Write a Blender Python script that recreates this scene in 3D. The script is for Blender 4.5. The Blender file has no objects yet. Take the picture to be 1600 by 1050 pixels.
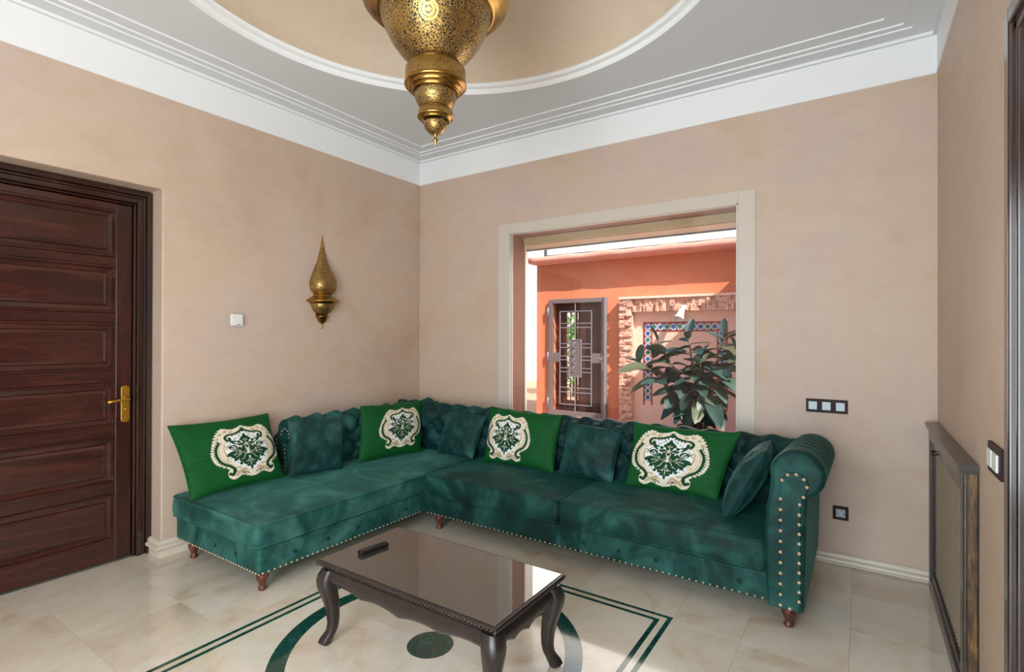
import bpy, bmesh, math, random
import numpy as np
from mathutils import Vector, Matrix, noise
random.seed(7)
sc = bpy.context.scene
COL = sc.collection
PI = math.pi

# ------------------------------------------------------------------ camera
YAW, PITCH, ROLL = 0.590526, 0.003095, 0.002911
F_ = Vector((-math.sin(YAW)*math.cos(PITCH), math.cos(YAW)*math.cos(PITCH), math.sin(PITCH)))
R_ = Vector((math.cos(YAW), math.sin(YAW), 0)); U_ = R_.cross(F_)
R2 = R_*math.cos(ROLL)+U_*math.sin(ROLL); U2 = -R_*math.sin(ROLL)+U_*math.cos(ROLL)
cd = bpy.data.cameras.new('camera'); cam = bpy.data.objects.new('camera', cd); COL.objects.link(cam)
cd.sensor_width = 36; cd.lens = 813.8/1600*36; cd.clip_start = 0.02
M = Matrix((R2, U2, -F_)).transposed().to_4x4(); M.translation = (3.4293, -3.5612, 1.3)
cam.matrix_world = M
sc.camera = cam
# ------------------------------------------------------------------ world, sun, area lights, exposure
w = bpy.data.worlds.new('world'); sc.world = w; w.use_nodes = True
nt = w.node_tree; bg = nt.nodes['Background']
sky = nt.nodes.new('ShaderNodeTexSky'); sky.sky_type = 'NISHITA'; sky.sun_disc = False
sky.sun_elevation = math.radians(41); sky.sun_rotation = math.radians(118); sky.air_density = 1.2; sky.dust_density = 2.0
nt.links.new(sky.outputs[0], bg.inputs[0]); bg.inputs[1].default_value = 0.14
sl = bpy.data.lights.new('sun', 'SUN'); sl.energy = 4.6; sl.angle = math.radians(0.6); sl.color = (1.0, 0.93, 0.83)
so = bpy.data.objects.new('sun', sl); COL.objects.link(so)
so.rotation_euler = Vector((1.0, -0.55, 1.0)).to_track_quat('Z', 'Y').to_euler()
def area(name, loc, direction, sx, sy, e, col):
    l = bpy.data.lights.new(name, 'AREA'); l.shape = 'RECTANGLE'; l.size = sx; l.size_y = sy; l.energy = e; l.color = col
    o = bpy.data.objects.new(name, l); COL.objects.link(o); o.location = loc
    o.rotation_euler = Vector(direction).to_track_quat('-Z', 'Y').to_euler(); return o
area('daylight_front_opening', (2.75, -5.12, 1.25), (0, 1, 0), 1.6, 2.2, 69, (0.80, 0.915, 1.0))
area('side_area_light', (3.74, -3.95, 1.15), (-1, 0, 0), 1.1, 2.0, 18, (0.95, 0.97, 1.0))  # unseen area light by the right wall, which has no opening here
area('daylight_courtyard_window', (1.89, 0.34, 1.35), (0, -1, 0), 1.7, 1.3, 10, (1.0, 0.93, 0.87))
sc.view_settings.view_transform = 'Standard'; sc.view_settings.look = 'None'
sc.view_settings.gamma = 1; sc.view_settings.use_curve_mapping = False
sc.view_settings.exposure = 0.95

# ------------------------------------------------------------------ materials
def lin(c):
    return tuple(((x/255)/12.92 if x/255 <= 0.04045 else ((x/255+0.055)/1.055)**2.4) for x in c)
MATS = {}
def mat(name, col, rough=0.5, metal=0.0, **kw):
    m = bpy.data.materials.new(name); m.use_nodes = True
    b = m.node_tree.nodes['Principled BSDF']
    b.inputs['Base Color'].default_value = (*lin(col), 1); b.inputs['Roughness'].default_value = rough
    b.inputs['Metallic'].default_value = metal
    for k, v in kw.items(): b.inputs[k.replace('_', ' ')].default_value = v
    MATS[name] = m; return m
def N(m, t, **kw):
    n = m.node_tree.nodes.new(t)
    for k, v in kw.items():
        if hasattr(n, k): setattr(n, k, v)
    return n
def L(m, a, b): m.node_tree.links.new(a, b)
def bsdf(m): return m.node_tree.nodes['Principled BSDF']
def coords(m, kind='Object', scale=(1, 1, 1), rnd=False):
    tc = N(m, 'ShaderNodeTexCoord'); mp = N(m, 'ShaderNodeMapping'); mp.inputs['Scale'].default_value = scale
    L(m, tc.outputs[kind], mp.inputs['Vector'])
    if rnd:
        oi = N(m, 'ShaderNodeObjectInfo'); mu = N(m, 'ShaderNodeMath', operation='MULTIPLY'); mu.inputs[1].default_value = 37.0
        L(m, oi.outputs['Random'], mu.inputs[0]); L(m, mu.outputs[0], mp.inputs['Location'])
    return mp.outputs[0]
def noise_n(m, vec, scale, detail=4, rough=0.55, dist=0.0):
    n = N(m, 'ShaderNodeTexNoise'); n.inputs['Scale'].default_value = scale; n.inputs['Detail'].default_value = detail
    n.inputs['Roughness'].default_value = rough; n.inputs['Distortion'].default_value = dist
    L(m, vec, n.inputs['Vector']); return n
def ramp(m, fac, stops, interp='LINEAR'):
    r = N(m, 'ShaderNodeValToRGB'); cr = r.color_ramp; cr.interpolation = interp
    while len(cr.elements) < len(stops): cr.elements.new(0.5)
    for e, (p, c) in zip(cr.elements, stops):
        e.position = p; e.color = (*lin(c), 1) if len(c) == 3 else c
    L(m, fac, r.inputs[0]); return r
def bump(m, h, strength=0.2, dist=0.01):
    b = N(m, 'ShaderNodeBump'); b.inputs['Strength'].default_value = strength; b.inputs['Distance'].default_value = dist
    L(m, h, b.inputs['Height']); L(m, b.outputs[0], bsdf(m).inputs['Normal']); return b
def mix(m, fac, a, b, mode='MIX'):
    x = N(m, 'ShaderNodeMix', data_type='RGBA', blend_type=mode)
    if hasattr(fac, 'links'): L(m, fac, x.inputs[0])
    else: x.inputs[0].default_value = fac
    for s, v in ((6, a), (7, b)):
        if isinstance(v, tuple): x.inputs[s].default_value = (*lin(v), 1)
        else: L(m, v, x.inputs[s])
    return x.outputs[2]

def plaster(name, c1, c2, c3, rough=0.55, bs=0.12):
    m = mat(name, c1, rough)
    v = coords(m, 'Object'); v2 = coords(m, 'Object', (1, 1, 1.8))
    n1 = noise_n(m, v, 1.1, 6, 0.6, 0.4); n2 = noise_n(m, v2, 6, 8, 0.7, 0.8)
    r1 = ramp(m, n1.outputs[0], [(0.3, c1), (0.5, c2), (0.7, c3)])
    r2 = ramp(m, n2.outputs[0], [(0.3, (114, 114, 114)), (0.7, (142, 142, 142))])
    L(m, mix(m, 0.6, r1.outputs[0], r2.outputs[0], 'OVERLAY'), bsdf(m).inputs['Base Color'])
    bump(m, n2.outputs[0], bs, 0.006); return m
plaster('wall_plaster', (210, 193, 177), (217, 202, 190), (214, 200, 194), 0.55, 0.2)
plaster('dome_plaster', (218, 206, 191), (220, 208, 194), (222, 211, 198), 0.7, 0.03)
mat('white_paint', (240, 241, 241), 0.45)
mat('ceiling_shade_grey', (214, 216, 218), 0.6)  # greyer than the white paint: shade on downward faces put into the colour
mat('cream_paint', (206, 195, 182), 0.45)
m = mat('marble_cream', (225, 214, 195), 0.10, Coat_Weight=0.3, Coat_Roughness=0.04)
v = coords(m, 'Object', (1, 1, 1), True); oi = N(m, 'ShaderNodeObjectInfo')
n1 = noise_n(m, v, 2.2, 5, 0.6, 1.6); n2 = noise_n(m, v, 3.0, 9, 0.72, 2.6)
b1 = ramp(m, n1.outputs[0], [(0.26, (206, 184, 158)), (0.42, (224, 213, 195)), (0.6, (232, 226, 213)), (0.8, (216, 211, 198))])
b2 = ramp(m, n2.outputs[0], [(0.0, (0, 0, 0)), (0.485, (0, 0, 0)), (0.5, (150, 150, 150)), (0.515, (0, 0, 0)), (1, (0, 0, 0))])
b3 = ramp(m, oi.outputs['Random'], [(0.0, (240, 234, 226)), (0.5, (248, 245, 240)), (1.0, (255, 253, 250))])
c = mix(m, b2.outputs[0], b1.outputs[0], (242, 236, 226)); c = mix(m, 0.8, c, b3.outputs[0], 'MULTIPLY')
L(m, c, bsdf(m).inputs['Base Color'])
m = mat('marble_green', (20, 72, 62), 0.10, Coat_Weight=0.3, Coat_Roughness=0.04)
v = coords(m, 'Object', (1, 1, 1), True); vo = N(m, 'ShaderNodeTexVoronoi'); vo.inputs['Scale'].default_value = 26; L(m, v, vo.inputs['Vector'])
n1 = noise_n(m, v, 34, 8, 0.75, 1.0)
r1 = ramp(m, n1.outputs[0], [(0.3, (8, 40, 38)), (0.55, (20, 72, 62)), (0.66, (52, 104, 86)), (0.75, (160, 190, 170))])
L(m, r1.outputs[0], bsdf(m).inputs['Base Color'])
mat('marble_trim', (216, 204, 186), 0.32); mat('grout', (200, 190, 172), 0.6)

def velvet(name, c_dark, c_mid, c_lite, sheen=0.6, scale=2.4, amt=1.0, stretch=(1, 1, 1)):
    m = mat(name, c_mid, 0.62, Sheen_Weight=sheen, Sheen_Roughness=0.35, Specular_IOR_Level=0.25)
    bsdf(m).inputs['Sheen Tint'].default_value = (*lin(c_lite), 1)
    v = coords(m, 'Object', stretch, False); n1 = noise_n(m, v, scale, 3, 0.5, 2.2); n2 = noise_n(m, v, 9, 3, 0.5, 1.0)
    r = ramp(m, n1.outputs[0], [(0.30, c_dark), (0.5, c_mid), (0.68, c_lite)])
    r2 = ramp(m, n2.outputs[0], [(0.3, (112, 112, 112)), (0.7, (146, 146, 146))])
    L(m, mix(m, amt, r.outputs[0], r2.outputs[0], 'OVERLAY'), bsdf(m).inputs['Base Color'])
    n3 = noise_n(m, coords(m, 'Object'), 60, 2); bump(m, n3.outputs[0], 0.05, 0.002); return m
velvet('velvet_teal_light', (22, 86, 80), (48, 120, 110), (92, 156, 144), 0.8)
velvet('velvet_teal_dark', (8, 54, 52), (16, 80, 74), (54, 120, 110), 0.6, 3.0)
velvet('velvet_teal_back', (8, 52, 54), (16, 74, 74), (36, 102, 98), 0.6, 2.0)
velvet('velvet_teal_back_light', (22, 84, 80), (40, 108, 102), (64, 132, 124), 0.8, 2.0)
velvet('velvet_pillow', (10, 60, 60), (24, 88, 84), (72, 130, 120), 0.7, 3.0)
velvet('velvet_button', (10, 60, 54), (24, 90, 80), (60, 130, 115), 0.8, 3)
m = mat('embroidered_velvet', (5, 92, 30), 0.7, Sheen_Weight=0.35, Sheen_Roughness=0.3, Specular_IOR_Level=0.25)
bsdf(m).inputs['Sheen Tint'].default_value = (*lin((60, 200, 90)), 1)
at = N(m, 'ShaderNodeAttribute'); at.attribute_name = 'Col'
n1 = noise_n(m, coords(m, 'Object', (1, 1, 5)), 14, 4, 0.6, 0.5)
r1 = ramp(m, n1.outputs[0], [(0.3, (104, 104, 104)), (0.7, (150, 150, 150))])
L(m, mix(m, 0.8, at.outputs['Color'], r1.outputs[0], 'OVERLAY'), bsdf(m).inputs['Base Color'])
n2 = noise_n(m, coords(m, 'Object'), 260, 2); bump(m, n2.outputs[0], 0.15, 0.002)

def wood(name, c1, c2, c3, rough, stretch, coat=0.0, scale=3.0):
    m = mat(name, c2, rough, Coat_Weight=coat, Coat_Roughness=0.12)
    v = coords(m, 'Object', stretch, True); n1 = noise_n(m, v, scale, 6, 0.65, 0.8); n2 = noise_n(m, v, scale*6, 4, 0.6, 0.3)
    r = ramp(m, n1.outputs[0], [(0.28, c1), (0.5, c2), (0.72, c3)])
    r2 = ramp(m, n2.outputs[0], [(0.3, (110, 110, 110)), (0.7, (146, 146, 146))])
    L(m, mix(m, 0.8, r.outputs[0], r2.outputs[0], 'OVERLAY'), bsdf(m).inputs['Base Color'])
    bump(m, n2.outputs[0], 0.05, 0.002); return m
wood('mahogany', (58, 26, 20), (80, 38, 29), (102, 52, 38), 0.26, (1.2, 0.6, 5), 0.5)
wood('mahogany_upright', (44, 18, 14), (72, 33, 24), (98, 48, 34), 0.30, (4, 4, 0.6), 0.5)
wood('mahogany_dark', (40, 20, 15), (64, 34, 25), (88, 50, 36), 0.22, (4, 4, 0.6), 0.5)
wood('walnut_leg', (78, 36, 24), (122, 64, 44), (160, 96, 68), 0.45, (6, 6, 2), 0.1, 6)
wood('espresso_wood', (44, 35, 32), (56, 45, 41), (66, 54, 49), 0.34, (3, 3, 3), 0.2, 2)
wood('bronze_wood', (40, 32, 26), (66, 54, 46), (92, 78, 66), 0.35, (1, 1, 5), 0.3)
m = mat('aged_gilt', (120, 86, 40), 0.5); v = coords(m, 'Object', (6, 6, 0.8)); n1 = noise_n(m, v, 9, 5, 0.7)
r = ramp(m, n1.outputs[0], [(0.35, (34, 26, 20)), (0.52, (86, 62, 34)), (0.7, (150, 112, 58))]); L(m, r.outputs[0], bsdf(m).inputs['Base Color'])
m = mat('tinted_glass_top', (62, 58, 54), 0.02, Coat_Weight=1.0, Coat_Roughness=0.01, Specular_IOR_Level=0.9, Coat_IOR=1.75)
m = mat('brass', (196, 150, 74), 0.26, 1.0)
n1 = noise_n(m, coords(m, 'Object'), 9, 4); r = ramp(m, n1.outputs[0], [(0.3, (142, 102, 48)), (0.7, (196, 156, 86))]); L(m, r.outputs[0], bsdf(m).inputs['Base Color'])
mat('nail_brass', (226, 190, 150), 0.35, 0.6)
mat('gold_handle', (214, 160, 60), 0.32, 0.85)
def filigree(name, sc1, thr, rosettes=()):
    m = mat(name, (190, 148, 74), 0.36, 1.0)
    v = coords(m, 'Object'); vo = N(m, 'ShaderNodeTexVoronoi', feature='DISTANCE_TO_EDGE'); vo.inputs['Scale'].default_value = sc1
    nn = noise_n(m, v, sc1*0.4, 2); mv = mix(m, 0.03, v, nn.outputs['Color']); L(m, mv, vo.inputs['Vector'])
    r = ramp(m, vo.outputs['Distance'], [(0.0, (0, 0, 0)), (thr, (0, 0, 0)), (thr+0.05, (255, 255, 255))])
    holes = r.outputs[0]
    for (cx, cy, cz, rad) in rosettes:
        d = N(m, 'ShaderNodeVectorMath', operation='DISTANCE'); L(m, v, d.inputs[0]); d.inputs[1].default_value = (cx, cy, cz)
        s = N(m, 'ShaderNodeMath', operation='SINE'); k = N(m, 'ShaderNodeMath', operation='MULTIPLY'); k.inputs[1].default_value = 480
        L(m, d.outputs['Value'], k.inputs[0]); L(m, k.outputs[0], s.inputs[0])
        gt = N(m, 'ShaderNodeMath', operation='GREATER_THAN'); gt.inputs[1].default_value = 0.45; L(m, s.outputs[0], gt.inputs[0])
        lt = N(m, 'ShaderNodeMath', operation='LESS_THAN'); lt.inputs[1].default_value = rad; L(m, d.outputs['Value'], lt.inputs[0])
        x = N(m, 'ShaderNodeMix', data_type='RGBA'); L(m, lt.outputs[0], x.inputs[0]); L(m, holes, x.inputs[6])
        m2 = N(m, 'ShaderNodeMath', operation='MULTIPLY'); L(m, gt.outputs[0], m2.inputs[0])
        r2 = ramp(m, vo.outputs['Distance'], [(0.0, (0, 0, 0)), (thr*0.5, (0, 0, 0)), (thr*0.5+0.05, (255, 255, 255))]); L(m, r2.outputs[0], m2.inputs[1])
        L(m, m2.outputs[0], x.inputs[7]); holes = x.outputs[2]
    L(m, mix(m, holes, (186, 152, 88), (40, 26, 10)), bsdf(m).inputs['Base Color'])
    inv = N(m, 'ShaderNodeMath', operation='SUBTRACT'); inv.inputs[0].default_value = 1.0; L(m, holes, inv.inputs[1]); L(m, inv.outputs[0], bsdf(m).inputs['Metallic'])
    bump(m, inv.outputs[0], 0.5, 0.002); return m
filigree('filigree_bowl', 92, 0.11, [(0.19*math.cos(math.radians(a_)), 0.19*math.sin(math.radians(a_)), z_, 0.045) for a_, z_ in ((-56, -0.150), (-15, -0.165), (-98, -0.165), (26, -0.15), (70, -0.165), (112, -0.15), (155, -0.165), (200, -0.15), (240, -0.15))])
filigree('filigree_fine', 125, 0.12)
filigree('filigree_engraved', 140, 0.20)
mat('black_plastic', (22, 20, 22), 0.35); mat('dark_grey_plastic', (46, 43, 44), 0.4)
mat('plate_brown', (46, 26, 26), 0.5, Specular_IOR_Level=0.2); mat('key_silver', (188, 204, 212), 0.35); mat('white_plastic', (226, 228, 224), 0.4)
mat('hole_dark', (18, 18, 20), 0.6)
plaster('terracotta_render', (212, 140, 98), (220, 148, 106), (226, 158, 120), 0.85, 0.5)
plaster('coping_render', (222, 168, 146), (228, 178, 158), (232, 190, 172), 0.9, 1.0)
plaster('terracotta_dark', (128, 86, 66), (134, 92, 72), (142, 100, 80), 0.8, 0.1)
plaster('pink_render', (234, 206, 192), (238, 210, 198), (240, 216, 206), 0.85, 0.2)
mat('house_white', (246, 240, 226), 0.8)
m = mat('split_stone', (205, 140, 110), 0.9); v = coords(m, 'Object'); n1 = noise_n(m, v, 16, 5, 0.7)
r = ramp(m, n1.outputs[0], [(0.3, (168, 112, 90)), (0.5, (214, 166, 144)), (0.72, (246, 222, 206))]); L(m, r.outputs[0], bsdf(m).inputs['Base Color']); bump(m, n1.outputs[0], 0.6, 0.02)
mat('iron_grey', (120, 108, 108), 0.45, 0.3); mat('iron_light', (136, 134, 142), 0.5, 0.3)
wood('outdoor_door', (70, 36, 26), (92, 48, 36), (112, 62, 46), 0.5, (4, 4, 0.6))
mat('shutter_beige', (166, 146, 112), 0.5); mat('shutter_pink', (206, 166, 138), 0.55)
mat('paving', (196, 150, 126), 0.8)
mat('tile_white', (176, 190, 196), 0.3); mat('tile_blue', (46, 84, 150), 0.25); mat('tile_red', (150, 52, 48), 0.25); mat('tile_green', (38, 116, 88), 0.25)
m = mat('ficus_leaf', (34, 58, 48), 0.45, Specular_IOR_Level=0.4); oi = N(m, 'ShaderNodeObjectInfo')
r = ramp(m, oi.outputs['Random'], [(0.0, (26, 50, 50)), (0.5, (44, 72, 68)), (0.8, (60, 86, 74)), (1.0, (84, 86, 60))]); L(m, r.outputs[0], bsdf(m).inputs['Base Color'])
mat('ficus_stem', (92, 78, 58), 0.7); mat('clay_pot', (176, 96, 66), 0.8); mat('soil', (52, 38, 28), 0.95)
mat('shrub_green', (70, 116, 48), 0.7)
mat('rail_dark', (60, 74, 88), 0.5); mat('lamp_white', (232, 230, 226), 0.4)
mat('screen_wire', (188, 172, 150), 0.45, 0.4); mat('radiator_dark', (104, 94, 80), 0.6)
m = bpy.data.materials.new('window_glass'); m.use_nodes = True; MATS['window_glass'] = m
t = m.node_tree; t.nodes.clear()
o_ = t.nodes.new('ShaderNodeOutputMaterial'); g_ = t.nodes.new('ShaderNodeBsdfGlossy'); g_.inputs['Roughness'].default_value = 0.0
tr_ = t.nodes.new('ShaderNodeBsdfTransparent'); fr_ = t.nodes.new('ShaderNodeFresnel'); fr_.inputs['IOR'].default_value = 1.45
mx_ = t.nodes.new('ShaderNodeMixShader'); t.links.new(fr_.outputs[0], mx_.inputs[0]); t.links.new(tr_.outputs[0], mx_.inputs[1]); t.links.new(g_.outputs[0], mx_.inputs[2]); t.links.new(mx_.outputs[0], o_.inputs[0])

# ------------------------------------------------------------------ mesh helpers
class MB:
    def __init__(s): s.v = []; s.f = []; s.sm = []
    def add(s, vs, fs, smooth=False):
        b = len(s.v); s.v += [tuple(p) for p in vs]; s.f += [tuple(b+i for i in f) for f in fs]; s.sm += [smooth]*len(fs); return s
    def box(s, x0, x1, y0, y1, z0, z1):
        x0, x1 = sorted((x0, x1)); y0, y1 = sorted((y0, y1)); z0, z1 = sorted((z0, z1))
        return s.add([(x0, y0, z0), (x1, y0, z0), (x1, y1, z0), (x0, y1, z0), (x0, y0, z1), (x1, y0, z1), (x1, y1, z1), (x0, y1, z1)],
                     [(0, 3, 2, 1), (4, 5, 6, 7), (0, 1, 5, 4), (1, 2, 6, 5), (2, 3, 7, 6), (3, 0, 4, 7)])
    def grid(s, P, closed_u=False, closed_v=False, smooth=True):
        nu, nv = len(P), len(P[0]); vs = [p for row in P for p in row]; fs = []
        for i in range(nu if closed_u else nu-1):
            for j in range(nv if closed_v else nv-1):
                i2, j2 = (i+1) % nu, (j+1) % nv
                fs.append((i*nv+j, i2*nv+j, i2*nv+j2, i*nv+j2))
        return s.add(vs, fs, smooth)
    def lathe(s, prof, c=(0, 0, 0), n=32, a0=0.0, a1=2*PI, smooth=True):
        full = abs(a1-a0-2*PI) < 1e-6; k = n if full else n+1
        P = [[(c[0]+r*math.cos(a0+(a1-a0)*i/n), c[1]+r*math.sin(a0+(a1-a0)*i/n), c[2]+z) for (r, z) in prof] for i in range(k)]
        return s.grid(P, closed_u=full, smooth=smooth)
    def tube(s, pts, r, n=8, closed=False, caps=True):
        pts = [Vector(p) for p in pts]; rings = []; m_ = len(pts); up = None
        for i, p in enumerate(pts):
            a = pts[(i-1) % m_] if (closed or i > 0) else p; b = pts[(i+1) % m_] if (closed or i < m_-1) else p
            t = (b-a).normalized()
            if up is None: up = t.orthogonal().normalized()
            up = (up - t*up.dot(t)).normalized(); w_ = t.cross(up)
            rr = r[i] if isinstance(r, (list, tuple)) else r
            rings.append([tuple(p+up*math.cos(2*PI*k/n)*rr+w_*math.sin(2*PI*k/n)*rr) for k in range(n)])
        s.grid(rings, closed_u=closed, closed_v=True)
        if caps and not closed:
            b = len(s.v)-m_*n; s.f += [tuple(b+k for k in range(n))[::-1], tuple(b+(m_-1)*n+k for k in range(n))]; s.sm += [False, False]
        return s
    def prism(s, poly, axis, a0, a1, smooth=False):
        def P(u, v_, w_): return {0: (w_, u, v_), 1: (u, w_, v_), 2: (u, v_, w_)}[axis]
        n = len(poly); vs = [P(u, v_, a0) for u, v_ in poly]+[P(u, v_, a1) for u, v_ in poly]
        fs = [tuple(range(n))[::-1], tuple(range(n, 2*n))]
        b = len(s.v); s.add(vs, fs); s.add([], []); s.f += [(b+i, b+(i+1) % n, b+n+(i+1) % n, b+n+i) for i in range(n)]; s.sm += [smooth]*n; return s
    def sphere(s, c, r, nu=10, nv=6, half=False):
        prof = [(r*math.sin(PI*j/nv), r*math.cos(PI*j/nv)) for j in range(nv+1)]
        return s.lathe(prof, c, nu)
def wloc(o):
    v = Vector((0, 0, 0))
    while o: v += o.location; o = o.parent
    return v
def mk(name, mb, m, parent=None, bevel=0.0, seg=2, loc=None, recalc=True, **props):
    me = bpy.data.meshes.new(name)
    base = wloc(parent) if parent else Vector(loc if loc else (0, 0, 0))
    me.from_pydata([(p[0]-base[0], p[1]-base[1], p[2]-base[2]) for p in mb.v], [], mb.f)
    me.polygons.foreach_set('use_smooth', mb.sm); me.validate()
    if recalc:
        bm = bmesh.new(); bm.from_mesh(me); bmesh.ops.recalc_face_normals(bm, faces=bm.faces); bm.to_mesh(me); bm.free()
    me.materials.append(MATS[m]); me.update()
    o = bpy.data.objects.new(name, me); COL.objects.link(o)
    if parent: o.parent = parent
    elif loc: o.location = loc
    if bevel:
        b = o.modifiers.new('bevel', 'BEVEL'); b.width = bevel; b.segments = seg; b.limit_method = 'ANGLE'; b.angle_limit = math.radians(40)
    for k, v in props.items(): o[k] = v
    return o
def thing(name, loc, label, cat, group=None):
    o = bpy.data.objects.new(name, None); COL.objects.link(o); o.location = loc; o.empty_display_size = 0.1
    o['label'] = label; o['category'] = cat
    if group: o['group'] = group
    return o
def struct(name, mb, m, parent=None, **kw):
    if parent: return mk(name, mb, m, parent, **kw)
    return mk(name, mb, m, None, kind='structure', **kw)
def inst(o, loc=None, parent=None):
    c = o.copy(); COL.objects.link(c); c.parent = parent if parent else o.parent
    if loc is not None: c.location = Vector(loc)-wloc(c.parent) if c.parent else loc
    return c
def part_at(name, mb_local, m, parent, loc, **kw):   # mesh built around its own origin, placed at world loc
    o = mk(name, mb_local, m, None, **kw); o.parent = parent; o.location = Vector(loc)-wloc(parent); return o

W = 3.767; HC = 2.716; HB = 2.921; YF = -5.0; ZC = 2.967
CX, CY = 1.915, -1.917     # centre of the floor inlay
# ------------------------------------------------------------------ floor
fl = MB().box(-0.4, W+0.4, YF-0.3, 0.0, -0.12, -0.018)
floor = struct('floor', fl, 'grout')
G = 0.0004
SO, SI = 0.79, 0.742; LW = 0.021
def rects_outside(x0, x1, y0, y1):
    sx0, sx1, sy0, sy1 = CX-SO, CX+SO, CY-SO, CY+SO
    if x1 <= sx0 or x0 >= sx1 or y1 <= sy0 or y0 >= sy1: return [(x0, x1, y0, y1)]
    out = []
    if x0 < sx0: out.append((x0, sx0, y0, y1)); x0 = sx0
    if x1 > sx1: out.append((sx1, x1, y0, y1)); x1 = sx1
    if y0 < sy0: out.append((x0, x1, y0, sy0)); y0 = sy0
    if y1 > sy1: out.append((x0, x1, sy1, y1))
    return out
TS = 0.39
for i in range(-9, 3):
    for j in range(-9, 6):
        x0, x1 = 3.0+i*TS, 3.0+(i+1)*TS; y0, y1 = -1.952+j*TS, -1.952+(j+1)*TS
        x0, x1 = max(x0, -0.15), min(x1, W); y0, y1 = max(y0, YF), min(y1, 0)
        if x1-x0 < 0.02 or y1-y0 < 0.02: continue
        for (a, b, c_, d) in rects_outside(x0, x1, y0, y1):
            if b-a < 0.01 or d-c_ < 0.01: continue
            mk('floor_tile', MB().box(a+G, b-G, c_+G, d-G, -0.018, 0), 'marble_cream', floor)
def frame_strip(S, w_, m_):
    for k in range(4):
        a = k*PI/2; pts = [(-S, -S), (S, -S), (S-w_, -S+w_), (-S+w_, -S+w_)]
        R = [(CX+p[0]*math.cos(a)-p[1]*math.sin(a), CY+p[0]*math.sin(a)+p[1]*math.cos(a)) for p in pts]
        mk('inlay_strip', MB().prism(R, 2, -0.018, 0), m_, floor)
frame_strip(SO, LW, 'marble_green'); frame_strip(SO-LW-G, SO-LW-SI-2*G, 'marble_cream'); frame_strip(SI, LW, 'marble_green')
RO, RI, RD = 0.640, 0.568, 0.098
SF = SI-LW-G
for k in range(4):    # corner field slabs
    a = k*PI/2
    loc_ = [(SF, 0)] + [(SF, SF)] + [(0, SF)] + [(RO*math.cos(t_), RO*math.sin(t_)) for t_ in np.linspace(PI/2, 0, 25)]
    loc_[0] = (SF, G); loc_[2] = (G, SF)
    R = [(CX+p[0]*math.cos(a)-p[1]*math.sin(a), CY+p[0]*math.sin(a)+p[1]*math.cos(a)) for p in loc_]
    mk('field_slab', MB().prism(R, 2, -0.018, 0), 'marble_cream', floor)
    q = [(RI*math.cos(t_), RI*math.sin(t_)) for t_ in np.linspace(a+0.001, a+PI/2-0.001, 25)] + [(RD*math.cos(t_), RD*math.sin(t_)) for t_ in np.linspace(a+PI/2-0.004, a+0.004, 13)]
    mk('medallion_slab', MB().prism([(CX+p[0], CY+p[1]) for p in q], 2, -0.018, 0), 'marble_cream', floor)
for k in range(10):
    a0 = k*PI/5+0.2+0.0008; a1 = (k+1)*PI/5+0.2-0.0008
    q = [((RO-G)*math.cos(t_), (RO-G)*math.sin(t_)) for t_ in np.linspace(a0, a1, 12)] + [((RI+G)*math.cos(t_), (RI+G)*math.sin(t_)) for t_ in np.linspace(a1, a0, 12)]
    mk('ring_segment', MB().prism([(CX+p[0], CY+p[1]) for p in q], 2, -0.018, 0), 'marble_green', floor)
mk('centre_disc', MB().prism([(CX+(RD-G)*math.cos(t_), CY+(RD-G)*math.sin(t_)) for t_ in np.linspace(0, 2*PI, 48, endpoint=False)], 2, -0.018, 0), 'marble_green', floor)

# ------------------------------------------------------------------ walls
WX0, WX1, WZ0, WZ1 = 1.007, 2.778, 0.52, 2.16
wb = MB().box(-0.3, WX0, 0, 0.26, -0.12, 3.9).box(WX1, W+0.3, 0, 0.26, -0.12, 3.9).box(WX0, WX1, 0, 0.26, -0.12, WZ0).box(WX0, WX1, 0, 0.26, WZ1, 3.9)
struct('wall_back', wb, 'wall_plaster')
DY0, DY1, DZ = -3.30, -2.158, 2.17
wl = MB().prism([(YF-0.25, -0.12), (DY0, -0.12), (DY0, DZ), (DY1, DZ), (DY1, -0.12), (0, -0.12), (0, 3.9), (YF-0.25, 3.9)], 0, -0.3, 0)
struct('wall_left', wl, 'wall_plaster', bevel=0.008)
RY0, RY1, RZ = -3.25, -1.70, 2.13
wr = MB().prism([(YF-0.25, -0.12), (RY0, -0.12), (RY0, RZ), (RY1, RZ), (RY1, -0.12), (0, -0.12), (0, 3.9), (YF-0.25, 3.9)], 0, W, W+0.3)
struct('wall_right', wr, 'wall_plaster')
wf = MB().box(-0.3, 1.90, YF-0.25, YF, -0.12, 3.9).box(3.60, W+0.3, YF-0.25, YF, -0.12, 3.9).box(1.90, 3.60, YF-0.25, YF, 2.4, 3.9)
struct('wall_front', wf, 'wall_plaster')
# ------------------------------------------------------------------ ceiling with stepped cornice and domed recess
def rect_loops(prof, x0, x1, y0, y1):
    return [[(x0+o, y0+o, z), (x1-o, y0+o, z), (x1-o, y1-o, z), (x0+o, y1-o, z)] for o, z in prof]
ct = MB()
prof = [(0.0, HC), (0.006, HC), (0.006, HC+0.006), (0.003, HC+0.008), (0.003, HB), (0.022, HB), (0.022, HB+0.018), (0.114, HB+0.018), (0.114, HB+0.027), (0.120, HB+0.027), (0.154, HB+0.027), (0.154, HB+0.037), (0.180, HB+0.037), (0.240, HB+0.037), (0.240, ZC)]
ct.grid(rect_loops(prof, 0, W, YF, 0), closed_v=True, smooth=False)
ceil = MB()
KX, KY, KR = 1.880, -1.870, 1.303
n = 128; circ = [(KX+KR*math.cos(2*PI*i/n), KY+KR*math.sin(2*PI*i/n), ZC) for i in range(n)]
x0, x1, y0, y1 = 0.2, W-0.2, YF+0.2, -0.2
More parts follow.
